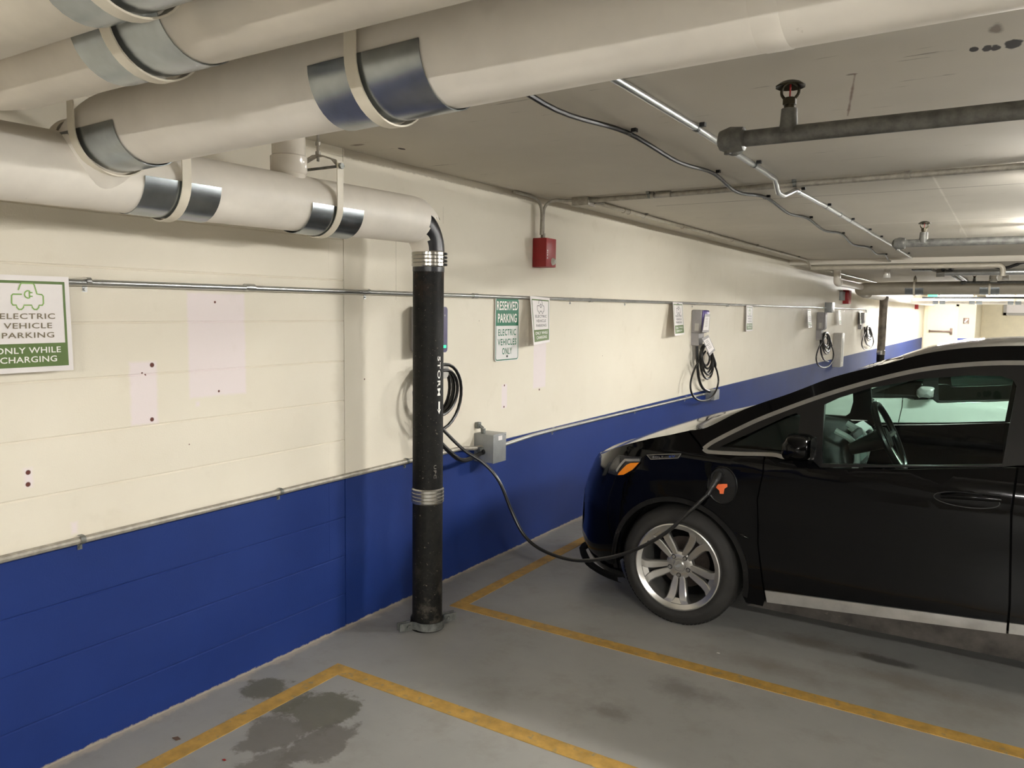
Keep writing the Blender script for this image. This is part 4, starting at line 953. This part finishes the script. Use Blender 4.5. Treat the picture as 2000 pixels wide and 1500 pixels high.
def resample(tab, n=5):
    return [(p.x, p.y) for p in smoothpath([(a, b_, 0) for a, b_ in tab], n)]
PILLAR = resample(PILLAR); CHROME = resample(CHROME); HOODE = resample(HOODE); HOODC = resample(HOODC); CHROMELO = resample(CHROMELO, 3)
def build_car(T, paint, root, detail=True, glass='glass', reflines=True):
    """T maps body coordinates (front at x=.615, half width across y) to the garage."""
    def mirror_build(name, mt, parent, mk, sides=(1, -1), lab=None, smooth=40):
        out = []
        for sd in sides:
            b = MB(); mk(b, sd); o = b.build(name, mt, parent, smooth); out.append(o)
        return out
    def patch(b, sd, outer, holes=(), off=0.0, th=.012, step=.055, yf=half):
        bm = bmesh.new(); loops = [list(outer)]+[list(h) for h in holes]
        allp = [p for l in loops for p in l]
        vs = [bm.verts.new((p[0], 0, p[1])) for p in allp]
        for t in tessellate_polygon([[Vector((p[0], p[1], 0)) for p in l] for l in loops]):
            try: bm.faces.new([vs[i] for i in t])
            except ValueError: pass
        xs = [p[0] for p in allp]; zs = [p[1] for p in allp]
        k = math.ceil(min(xs)/step)
        while k*step < max(xs):
            bmesh.ops.bisect_plane(bm, geom=bm.verts[:]+bm.edges[:]+bm.faces[:], plane_co=(k*step, 0, 0), plane_no=(1, 0, 0), dist=1e-5); k += 1
        k = math.ceil(min(zs)/step)
        while k*step < max(zs):
            bmesh.ops.bisect_plane(bm, geom=bm.verts[:]+bm.edges[:]+bm.faces[:], plane_co=(0, 0, k*step), plane_no=(0, 0, 1), dist=1e-5); k += 1
        bm.verts.ensure_lookup_table(); bm.verts.index_update()
        o = []; i_ = []
        for v in bm.verts:
            h = yf(v.co.x, v.co.z)+off
            o.append(b.bm.verts.new(T((v.co.x, sd*h, v.co.z)))); i_.append(b.bm.verts.new(T((v.co.x, sd*(h-th), v.co.z))))
        for f in bm.faces:
            idx = [v.index for v in f.verts]
            b.bm.faces.new([o[i] for i in idx]); b.bm.faces.new([i_[i] for i in reversed(idx)])
        for e in bm.edges:
            if len(e.link_faces) == 1:
                a, c = e.verts[0].index, e.verts[1].index; b.bm.faces.new((o[a], o[c], i_[c], i_[a]))
        bm.free()
    def strip(pts, wd):
        L = []; R = []; n = len(pts)
        for i in range(n):
            a = Vector(pts[max(0, i-1)]); c = Vector(pts[min(n-1, i+1)]); t = (c-a).normalized(); nn = Vector((-t.y, t.x))
            L.append(tuple(Vector(pts[i])+nn*wd/2)); R.append(tuple(Vector(pts[i])-nn*wd/2))
        return L+R[::-1]
    WX, WZ, WR, AR = 1.43, .318, .322, .362
    RX = 4.03
    # nose: bumper and front fascia
    b = MB(); rows = []
    xs = [1.10, 1.0, .93, .87, .825, .79, .755, .72, .70, .67, .645, .63, .62, .616]
    def shx(x, z): return x+interp(DXZ, z)*max(0, min(1, (1.45-x)/.75))
    def ztop(x):
        z = .82
        for _ in range(40): z = .6*z+.4*interp(HOODE, shx(x, z))
        return z
    for zi in range(17):
        row = []
        for sd in (1, -1):
            for x in (xs if sd == 1 else xs[::-1]):
                z = .185+(ztop(x)-.185)*zi/16; xx = shx(x, z)
                hh = half(xx, z) if x > .62 else (.22 if x > .617 else .06)
                row.append(T((xx, sd*hh, z)))
        rows.append(row)
    b.grid(rows); b.build('front_bumper', paint, root, 50)
    b = MB(); rows = []
    for dz, dx_ in ((.165, .02), (.175, -.010), (.195, -.014), (.205, .03)):
        rows.append([T((x+dx_, sd*(half(x+.0, .30)-.0+.006 if x > .63 else .2), dz)) for sd in (1, -1) for x in (xs if sd == 1 else xs[::-1])])
    b.grid(rows); b.build('air_dam', 'matteblack', root, 50)
    inv = [(h, x) for x, h in PLAN[:8]]
    b = MB(); b.grid([[T((interp(inv, abs(v)*.5)-.006+(.03*(u-.6) if u > .6 else 0), v*.5, .30+.26*u)) for v in [k/8-1 for k in range(17)]] for u in (0, .5, 1)]); b.build('grille', 'blacktrim', root)
    # fender
    arch = [(WX+AR*cos(a), WZ+AR*sin(a)) for a in [radians(-12+204*k/30) for k in range(31)]]
    fender = [(1.06, .22), (1.06, .80)] + [(x, interp(HOODE, x)-.004) for x in (1.06, 1.11, 1.18, 1.255, 1.33, 1.4, 1.455)] + [(1.548, .968), (1.57, .960), (1.60, .958), (1.86, .978), (1.861, .894), (1.839, .749), (1.849, .534), (1.897, .25), (1.885, .205), (1.80, .205)] + arch
    mirror_build('front_fender', paint, root, lambda b, s: patch(b, s, fender))
    lip = arch + [(WX+(AR+.026)*cos(a), WZ+(AR+.026)*sin(a)) for a in [radians(192-204*k/30) for k in range(31)]]
    lip = [(x, max(z, .215)) for x, z in lip]
    mirror_build('wheel_arch_trim', 'paintdirty', root, lambda b, s: patch(b, s, lip, off=.007, th=.02))
    # hood
    b = MB(); rows = []
    for x in (.735, .75, .77, .80, .84, .88, .93, 1.0, 1.08, 1.16, 1.25, 1.35, 1.46, 1.56, 1.62):
        ze = interp(HOODE, x); zc = max(interp(HOODC, x), ze-.01)
        hw = half(x, ze)-.004; hw = max(hw, .15)
        row = []
        for k in range(25):
            tt = -1+2*k/24; u = math.copysign(abs(tt)**.8, tt)
            cowl = (1-abs(u)**2.5)*(x-1.46)*.8 if x > 1.46 else 0
            row.append(T((x, u*hw, ze+(zc-ze)*(1-u*u)*min(1, max(0, (x-.73)/.1))+.012*(1-abs(u)**3)-cowl)))
        rows.append(row)
    b.grid(rows); b.build('hood', paint, root, 50)
    # cowl and wiper
    b = MB(); rows = []
    for x, z in ((1.50, 1.052), (1.60, 1.048), (1.70, 1.095)):
        hw = half(x, 1.06)-.03; rows.append([T((x+.10*abs(u)**2, u*hw, z+.012*(1-u*u))) for u in [k/10-1 for k in range(21)]])
    b.grid(rows); b.build('cowl', 'blacktrim', root, 50)
    if detail:
        for (y0, y1, dx_) in ((-.60, .02, .0), (.02, .58, .02)):
            b = MB(); b.tube([T((1.585+dx_, y0, 1.088)), T((1.62+dx_, (y0+y1)/2, 1.105)), T((1.60+dx_, y1, 1.092))], .009, 8); b.tube([T((1.58+dx_, y0-.02, 1.06)), T((1.585+dx_, y0+.03, 1.09))], .018, 8); b.build('wiper', 'blacktrim', root)
    # upper side band: windscreen pillar running into the roof rail
    band = [p for p in PILLAR if p[0] < 4.2] + [(4.15, 1.40), (3.95, 1.36), (3.72, 1.405)] + CHROME[::-1][1:]
    mirror_build('roof_rail', paint, root, lambda b, s: patch(b, s, band))
    def topgrid(b, x0, x1, n, inset=0.0, zoff=0.0):
        rows = []
        for i in range(n+1):
            x = x0+(x1-x0)*i/n; z = interp(PILLAR, x); hw = half(x, z)-inset; cr = interp(CROWN, x)
            fx = max(0, min(1, (x-1.6)/.3))*max(0, 1-max(0, x-2.44)/.4)
            rows.append([T((x-.06*(1-u*u)*fx, u*hw, z+zoff+cr*(1-abs(u)**2.6)-.032*(1-u*u)*max(0, min(1, (2.6-x)/.3))))  for u in [k/12-1 for k in range(25)]])
        b.grid(rows)
    b = MB(); topgrid(b, 1.60, 2.44, 10, .012); b.build('windshield', glass, root, 60)
    b = MB(); topgrid(b, 2.44, 4.15, 20); topgrid(b, 2.50, 4.10, 8, .05, -.03); b.build('roof', paint, root, 60)
    # rear: hatch glass, hatch, bumper
    b = MB(); b.grid([[T((x, u*hw, z)) for u in [k/8-1 for k in range(17)]] for x, z, hw in ((4.15, 1.47, .66), (4.35, 1.30, .70), (4.55, 1.10, .74))]); b.build('rear_window', 'darkglass', root, 60)
    b = MB(); b.grid([[T((x-.05*u*u, u*hw, z)) for u in [k/8-1 for k in range(17)]] for x, z, hw in ((4.55, 1.10, .76), (4.70, .95, .78), (4.74, .70, .80), (4.79, .55, .80), (4.78, .35, .78), (4.70, .22, .74))]); b.build('tailgate', paint, root, 60)
    # doors
    fdoor = [(1.868, .972), (1.868, .894), (1.846, .749), (1.856, .534), (1.898, .300), (2.917, .372), (2.917, .453), (2.898, .852), (2.908, 1.035), (2.862, 1.030), (2.5, .982), (2.124, .945), (2.09, .972), (1.95, .960)]
    dA = mirror_build('front_door', paint, root, lambda b, s: patch(b, s, fdoor))
    rarch = [(RX+AR*cos(a), WZ+AR*sin(a)) for a in [radians(90+90*k/12) for k in range(13)]]
    rdoor = [(2.926, .374), (2.926, .453), (2.907, .852), (2.917, 1.035), (3.70, 1.115), (3.72, .98), (3.70, .72)] + [p for p in rarch if p[0] < 3.80] + [(3.66, .40)]
    mirror_build('rear_door', paint, root, lambda b, s: patch(b, s, rdoor))
    rarch2 = [(RX+AR*cos(a), WZ+AR*sin(a)) for a in [radians(-10+135*k/20) for k in range(21)]]
    rq = [(4.68, .24), (4.74, .5), (4.72, .95), (4.55, 1.10), (4.30, 1.32), (4.15, 1.40), (3.95, 1.36), (3.73, 1.40), (3.71, 1.115), (3.73, .98), (3.71, .72)] + [(x, z) for x, z in rarch2[::-1] if x > 3.82] 
    mirror_build('rear_quarter_panel', paint, root, lambda b, s: patch(b, s, rq))
    for jm in ([(1.80, .26), (1.80, .95), (1.93, .95), (1.93, .31)], [(2.86, .37), (2.86, 1.03), (2.97, 1.04), (2.97, .38)], [(3.64, .45), (3.66, 1.10), (3.76, 1.11), (3.74, .72)]):
        mirror_build('door_jamb', 'matteblack', root, lambda b, s: patch(b, s, jm, off=-.016, th=.01))
    # floor reflection in the black door foot, painted as a silver strip, and dusty rocker below it
    trim = [(1.898, .297), (2.917, .369), (2.917, .322), (1.907, .234)]
    mirror_build('lower_door_strip', 'sill_sheen' if detail else paint, root, lambda b, s: patch(b, s, trim, off=.004))
    trim2 = [(2.926, .371), (3.62, .42), (3.66, .38), (2.926, .324)]
    mirror_build('lower_door_strip', 'sill_sheen' if detail else paint, root, lambda b, s: patch(b, s, trim2, off=.004))
    rock = [(1.80, .19), (1.89, .232), (2.92, .320), (3.66, .36), (3.70, .20), (2.9, .20)]
    mirror_build('rocker_panel', 'rocker' if detail else 'blacktrim', root, lambda b, s: patch(b, s, rock, off=-.004, th=.04))
    # greenhouse: black frame with openings
    qg = [(1.632, .990), (1.81, 1.092), (1.945, 1.170), (1.985, 1.186), (2.005, 1.176), (2.006, 1.10), (1.985, 1.02), (1.955, .995)]
    wg = [(2.135, .965), (2.125, 1.02), (2.110, 1.236), (2.174, 1.273), (2.305, 1.327), (2.517, 1.382), (2.70, 1.408), (2.83, 1.412), (2.875, 1.398), (2.890, 1.37), (2.876, 1.229), (2.858, 1.042), (2.6, 1.008), (2.4, .988)]
    rg = [(2.99, 1.06), (3.01, 1.40), (3.2, 1.42), (3.45, 1.405), (3.66, 1.36), (3.66, 1.13), (3.3, 1.095)]
    frame = CHROME + [(3.705, 1.125), (3.3, 1.085), (2.91, 1.045), (2.862, 1.034), (2.5, .990), (2.124, .949), (2.09, .978), (1.95, .972), (1.60, .968)]
    mirror_build('window_frame', 'blacktrim', root, lambda b, s: patch(b, s, frame, (qg, wg, rg), off=.001, th=.035))
    def grow(poly, k):
        cx = sum(p[0] for p in poly)/len(poly); cz = sum(p[1] for p in poly)/len(poly)
        return [(cx+(x-cx)*k, cz+(z-cz)*k) for x, z in poly]
    gz = 'glass' if detail else 'darkglass'
    for nm, pg in (('quarter_window', qg), ('front_door_window', wg), ('rear_door_window', rg)):
        def mk(b, s, pg=pg):
            bm = b.bm; vs = [bm.verts.new(T((x, s*(half(x, z)-.018), z))) for x, z in grow(pg, 1.03)]
            for t in tessellate_polygon([[Vector((x, z, 0)) for x, z in grow(pg, 1.03)]]):
                try: bm.faces.new([vs[i] for i in t])
                except ValueError: pass
        mirror_build(nm, gz, root, mk)
    ch = 'satin' if detail else 'blacktrim'
    mirror_build('window_trim', ch, root, lambda b, s: patch(b, s, strip(CHROME, .020), off=.007, th=.012))
    mirror_build('window_trim', ch, root, lambda b, s: patch(b, s, strip(CHROMELO, .018), off=.010, th=.014))
    # mirrors
    for s in (1, -1):
        b = MB(); zc = 1.045; n = 24
        prof = [(0, .0), (.035, .004), (.058, .02), (.066, .06), (.068, .12), (.060, .18), (.04, .215), (0.0, .225)]
        R = []
        yb = half(2.0, 1.0)-.0
        for r_, h in prof:
            se = lambda v: math.copysign(abs(v)**.62, v)
            R.append([T((2.050+.02*h+(r_*1.12)*se(cos(2*pi*k/n))*(1.0 if cos(2*pi*k/n) < 0 else .8), s*(yb+.02+h), zc+.010+r_*.86*se(sin(2*pi*k/n))-.01*(cos(2*pi*k/n) < -.5))) for k in range(n+1)])
        b.grid(R); mr = b.build('door_mirror', paint if detail else 'greyplastic', root, 60)
        b = MB(); b.tube([T((2.06, s*(yb-.03), 1.0)), T((2.055, s*(yb+.06), 1.012))], .024, 10); b.build('mirror_arm', 'blacktrim', mr)
        b = MB(); b.grid([[T((2.111+.02*h, s*(yb+.02+h), zc+.010+u*.048)) for h in (.03, .10, .18)] for u in (-1, 0, 1)]); b.build('mirror_glass', simple('mirror_face', (120, 122, 124), .05, .9, var=.01), mr)
    # handles
    for s in (1, -1):
        b = MB(); hp = [(2.64, .885), (2.70, .897), (2.78, .902), (2.86, .900)]
        b.tube([T((x, s*(half(x, z)+.028-.02*abs((x-2.75)/.11)**3), z)) for x, z in hp], [.010, .013, .013, .011], 10); b.build('door_handle', paint, dA[0 if s == 1 else 1], 60)
        if detail:
            cup = [(2.735+.125*cos(a), .880+.032*sin(a)) for a in [2*pi*k/28 for k in range(28)]]
            b = MB(); patch(b, s, strip(cup+[cup[0]], .0035), off=.003, th=.005, step=.05); b.build('handle_recess_edge', 'blacktrim', dA[0 if s == 1 else 1])
            b = MB(); patch(b, s, cup, off=.0012, th=.002); b.build('handle_recess', paint, dA[0 if s == 1 else 1])
    # headlights
    hl = [(.985, .765), (.992, .80), (1.015, .845), (1.05, .876), (1.12, .884), (1.214, .892), (1.205, .862), (1.165, .815), (1.12, .788), (1.05, .765)]
    for s in (1, -1):
        b = MB(); patch(b, s, hl, off=.006, th=.03, step=.03); h = b.build('headlight', 'headdark', root)
        b = MB(); patch(b, s, [(1.0, .780), (1.006, .812), (1.03, .85), (1.055, .866), (1.07, .862), (1.075, .83), (1.06, .80), (1.045, .778)], off=.009, th=.01, step=.03); b.build('lens', 'headclear', h)
        b = MB(); patch(b, s, strip([(1.055, .79), (1.085, .835), (1.11, .862), (1.15, .868), (1.205, .876)], .014), off=.012, th=.012, step=.03); b.build('light_bar', 'satin', h)
        b = MB(); patch(b, s, [(1.068, .772), (1.11, .782), (1.165, .818), (1.204, .862), (1.150, .852), (1.125, .838), (1.10, .812), (1.075, .785)], off=.014, th=.014, step=.03); b.build('turn_signal', 'amber', h)
    # underbody and dark wheel housings
    b = MB()
    def tb(x0, x1, y0, y1, z0, z1):
        c = [T((x, y, z)) for x in (x0, x1) for y in (y0, y1) for z in (z0, z1)]
        lo = Vector((min(p[0] for p in c), min(p[1] for p in c), min(p[2] for p in c))); hi = Vector((max(p[0] for p in c), max(p[1] for p in c), max(p[2] for p in c)))
        b.bb(lo.x, hi.x, lo.y, hi.y, lo.z, hi.z)
    tb(1.85, 3.6, -.80, .80, .19, .30); tb(.80, 4.6, -.60, .60, .22, .34); tb(1.02, 1.84, -.62, .62, .30, .80); tb(3.64, 4.42, -.62, .62, .30, .80)
    b.build('underbody', 'matteblack', root)
    for cx in (WX, RX):
        for s in (1, -1):
            b = MB(); n = 20; b.grid([[T((cx+(AR+.012)*cos(radians(-8+196*k/n)), s*yy, WZ+(AR+.012)*sin(radians(-8+196*k/n)))) for k in range(n+1)] for yy in (.615, .73, .858)]); b.build('wheel_liner', 'matteblack', root)
    # wheels
    for cx in (WX, RX):
        for s in (1, -1):
            c = Vector(T((cx, s*.86, 0))); c.z = WR; ax = (Vector(T((cx, s*.9, 0)))-Vector(T((cx, s*.8, 0)))).normalized()
            wheel(c, ax, WR, root, detail and s == -1 or not detail)
    return dict(doors=dA)

def wheel(c, ax, R, root, fancy=True):
    # c: centre of the outer face; ax: outward axle direction
    U = X.copy(); V = Z.copy(); O = c
    def P(r, a, h): return O+U*(r*cos(a))+V*(r*sin(a))+ax*h
    rim = .237
    prof = [(rim-.004, -.19), (rim+.03, -.205), (R-.02, -.205), (R-.004, -.185), (R, -.15), (R, -.055), (R-.004, -.03), (R-.018, -.012), (R-.045, .0), (rim+.03, .004), (rim+.008, -.002), (rim, -.012)]
    b = MB(); n = 56; b.grid([[P(r, 2*pi*k/n, h) for k in range(n+1)] for r, h in prof])
    bmesh.ops.remove_doubles(b.bm, verts=b.bm.verts, dist=1e-5)
    t = b.build('wheel', 'tyre', root, 40)
    for h in (-.16, -.055):
      b = MB()
      for k in range(90):
        a = 2*pi*k/90
        b.grid([[P(R+.0012, a-.028, h-.02), P(R+.0012, a+.028, h-.02)], [P(R+.0012, a-.028, h+.022), P(R+.0012, a+.028, h+.022)], [P(R-.003, a-.026, h+.030), P(R-.003, a+.026, h+.030)]])
      b.build('tread_blocks', 'tyre', t)
    b = MB()
    rp = [(rim+.001, -.012), (rim-.002, .002), (rim-.008, .004), (rim-.012, .001), (rim-.032, -.008), (rim-.036, -.03), (rim-.034, -.19)]
    b.grid([[P(r, 2*pi*k/n, h) for k in range(n+1)] for r, h in rp])
    # hub disc
    hp = [(.001, -.034), (.034, -.034), (.036, -.038), (.060, -.038), (.074, -.044), (.078, -.07)]
    b.grid([[P(r, 2*pi*k/30, h) for k in range(31)] for r, h in hp])
    # five pairs of spokes
    for i in range(5):
        th = radians(270+72*i)
        ct, st = cos(th), sin(th)
        for sg in (1, -1):
            rows = []
            for r, off, wd, h in ((.055, .017, .028, -.040), (.10, .0225, .038, -.034), (.15, .0285, .043, -.024), (.178, .037, .045, -.015), (.196, .052, .054, -.009), (.209, .070, .062, -.008)):
                def q(o, hh): return O+U*(r*ct-sg*o*st)+V*(r*st+sg*o*ct)+ax*hh
                rows.append([q(off-wd/2, h-.030), q(off-wd/2, h-.004), q(off-wd/2+.004, h), q(off+wd/2-.006, h+.001), q(off+wd/2, h-.006), q(off+wd/2, h-.030)])
            b.grid(rows)
        # web between the pair near the rim
        rows = []
        for r, w_, h in ((.176, .012, -.026), (.19, .022, -.02), (.21, .045, -.012)):
            rows.append([O+U*(r*ct-o*st)+V*(r*st+o*ct)+ax*h for o in (-w_, 0, w_)])
        b.grid(rows)
    b.build('rim', 'alloy', t, 35)
    b = MB(); b.lathe([(.0, -.12), (.14, -.12), (.14, -.135), (0, -.135)], O, ax, 30); b.build('brake_disc', 'brake', t)
    b = MB(); b.lathe([(0.0, -.185), (.232, -.185)], O, ax, 30); b.build('wheel_back', 'matteblack', t)
    for i in range(5):
        a = radians(270+72*i); b = MB(); p = P(.053, a, -.045); b.tube([p, p+ax*.0085], .0125, 12); b.build('lug_recess', 'blacktrim', t); b = MB(); b.tube([p, p+ax*.014], .0085, 6); b.build('lug_nut', 'satin', t)
    b = MB(); b.lathe([(0, -.028), (.026, -.028), (.030, -.031), (.031, -.04)], O, ax, 24); cpp = b.build('hub_cap', 'alloy', t)
    bt = [(-.020, .0045), (-.0065, .0045), (-.0065, .008), (.0085, .008), (.0085, .0045), (.021, .0045), (.0165, -.0045), (.0065, -.0045), (.0065, -.008), (-.0085, -.008), (-.0085, -.0045), (-.0165+.001, -.0045)]
    b = MB(); rot = radians(25); b.prism([(x*cos(rot)-y*sin(rot), x*sin(rot)+y*cos(rot)) for x, y in bt], O+ax*-.028, U, V, ax, .0012); b.build('emblem', 'greybox', cpp)
    return t

YC = 4.765
bolt = thing('car', 'black hatchback plugged in and parked nose to the left wall', 'car', (2.7, YC, 0))
TB = lambda p: Vector((p[0], YC+p[1], p[2]))
build_car(TB, 'paint', bolt, True)
# badge on the fender
def on(x, z, off=.006): return Vector((x, YC-half(x, z)-off, z))
def gridquad(b, pts, off):
    vs = [b.bm.verts.new(on(x, z, off)) for x, z in pts]; b.bm.faces.new(vs)
bp = [(1.245, .908), (1.44, .938), (1.425, .914), (1.27, .888)]
b = MB(); gridquad(b, bp, .003); bd = b.build('model_badge', 'blacktrim', bolt, 0, False)
b = MB(); lp = bp+[bp[0]]
for (x0, z0), (x1, z1) in zip(lp, lp[1:]): b.tube([on(x0, z0, .004), on(x1, z1, .004)], .0022, 6)
b.build('badge_rim', 'satin', bd)
fn = lambda u, v: on(1.312+u, .9015+v+(u*.155), .0048)
b = MB(); b.text('BOLT', .013, .062, (0, 0, 0), X, Z, -Y, fn=fn, space=1.2); b.build('lettering', 'satin', bd, recalc=False)
fn2 = lambda u, v: on(1.392+u, .9140+v+(u*.155), .0048)
b = MB(); b.text('EV', .013, .034, (0, 0, 0), X, Z, -Y, fn=fn2, space=1.2); b.build('lettering', 'bluebadge', bd, recalc=False)
# charge port: open round recess with orange tag
pc = (1.665, .800)
b = MB(); n = 28
b.grid([[on(pc[0]+r*cos(2*pi*k/n)*.92, pc[1]+r*sin(2*pi*k/n)*1.15, o_) for k in range(n+1)] for r, o_ in ((.0, .003), (.078, .003), (.082, .006), (.086, .001))]); pt = b.build('charge_port', 'blacktrim', bolt)
og = [(1.630, .812), (1.652, .807), (1.674, .812), (1.693, .814), (1.695, .800), (1.680, .788), (1.677, .770), (1.676, .760), (1.656, .758), (1.654, .774), (1.638, .786), (1.628, .800)]
b = MB(); vs = [b.bm.verts.new(on(x, z, .008)) for x, z in og]
for t_ in tessellate_polygon([[Vector((x, z, 0)) for x, z in og]]): b.bm.faces.new([vs[i] for i in t_])
b.build('warning_tag', 'orange', pt)
b = MB(); f0 = on(1.585, .82, .0); b.prism([(-.07, -.09), (0, -.09), (0, .09), (-.07, .09), (-.085, 0)], f0+Vector((.02, .004, 0)), Vector((.97, -.24, 0)), Z, Vector((-.24, -.97, 0)), .008); b.build('port_flap', 'matteblack', pt)
# interior
ins = lambda x, y, z: Vector((x, YC+y, z))
b = MB(); rows = []
for x, z in ((1.70, 1.02), (1.85, 1.03), (2.02, 1.015), (2.12, .965), (2.15, .86), (2.12, .70), (2.0, .55)):
    rows.append([ins(x-.03*u*u, u*.76, z-.03*u*u) for u in [k/10-1 for k in range(21)]])
b.grid(rows); dsh = b.build('dashboard', 'dash', bolt, 50)
b = MB(); rows = []
for x, z in ((2.085, 1.01), (2.135, .975), (2.165, .925), (2.172, .885)):
    rows.append([ins(x, y, z-.02*((y-.1)/.6)**2) for y in [.10+.60*k/8 for k in range(9)]])
b.grid(rows); b.build('dash_panel', 'dashlight', dsh, 50)
for (y0, y1) in ((.165, .19), (-.19, -.165)):
    b = MB(); b.tube(smoothpath([ins(2.07, y0, 1.035), ins(2.16, y0, .985), ins(2.19, y0, .90), ins(2.17, y0+.02, .80)], 4), .017, 8); b.build('console_trim', 'dashlight', dsh)
b = MB(); b.box(ins(2.165, 0, .925), (.03, .30, .19), Matrix.Rotation(radians(-14), 3, 'Y'), .008); sc_ = b.build('display_housing', 'dash', dsh)
b = MB(); b.box(ins(2.182, 0, .925), (.004, .225, .125), Matrix.Rotation(radians(-14), 3, 'Y')); b.build('display', 'screen', sc_)
for yy in (.30, .62):
    b = MB()
    for k in range(4): b.box(ins(2.172, yy, .925+.018*k), (.02, .11, .007), None, .002)
    b.build('air_vent', 'blacktrim', dsh)
# steering wheel
sw = YP(1737, 853, YC-.37); A_ = Vector((.90, 0, .42)).normalized(); B1 = Y; B2 = A_.cross(B1).normalized()
b = MB(); b.tube([sw+(B1*cos(2*pi*k/40)+B2*sin(2*pi*k/40))*.178 for k in range(40)], .0165, 10, closed=True); stw = b.build('steering_wheel', 'blacktrim', bolt)
b = MB()
for a in (0, pi, pi/2 if B2.z < 0 else -pi/2): b.tube([sw-A_*.03, sw+(B1*cos(a)+B2*sin(a))*.17], .014, 8)
b.build('spoke', 'satin', stw)
b = MB(); b.lathe([(0, .005), (.05, 0), (.065, -.02), (.05, -.05), (.03, -.2)], sw, A_, 20); b.build('hub', 'blacktrim', stw)
for yy in (-.37, .37):
    b = MB(); b.box(ins(2.78, yy, .50), (.52, .50, .14), Matrix.Rotation(radians(4), 3, 'Y'), .05, 3); st = b.build('seat', 'seat', bolt, 50)
    b = MB(); b.box(ins(3.10, yy, .82), (.13, .48, .62), Matrix.Rotation(radians(18), 3, 'Y'), .05, 3); b.build('seat_back', 'seat', st, 50)
    b = MB(); b.box(ins(3.24, yy, 1.22), (.09, .26, .17), Matrix.Rotation(radians(12), 3, 'Y'), .04, 3); b.tube([ins(3.2, yy-.06, 1.08), ins(3.23, yy-.06, 1.2)], .007, 6); b.tube([ins(3.2, yy+.06, 1.08), ins(3.23, yy+.06, 1.2)], .007, 6); b.build('headrest', 'seat', st, 50)
b = MB(); b.box(ins(3.70, 0, .80), (.16, 1.2, .7), Matrix.Rotation(radians(18), 3, 'Y'), .05, 3); b.build('rear_seat', 'seat', bolt, 50)

white = thing('car', 'white car in the next bay seen past and through the black hatchback', 'car', (3.0, 8.25, 0))
WC = 8.25
TW = lambda p: Vector((p[0]+.25, WC+p[1], p[2] if p[2] < 1.0 else 1.0+(p[2]-1.0)*.76))
build_car(TW, 'carwhite', white, False, 'darkglass')
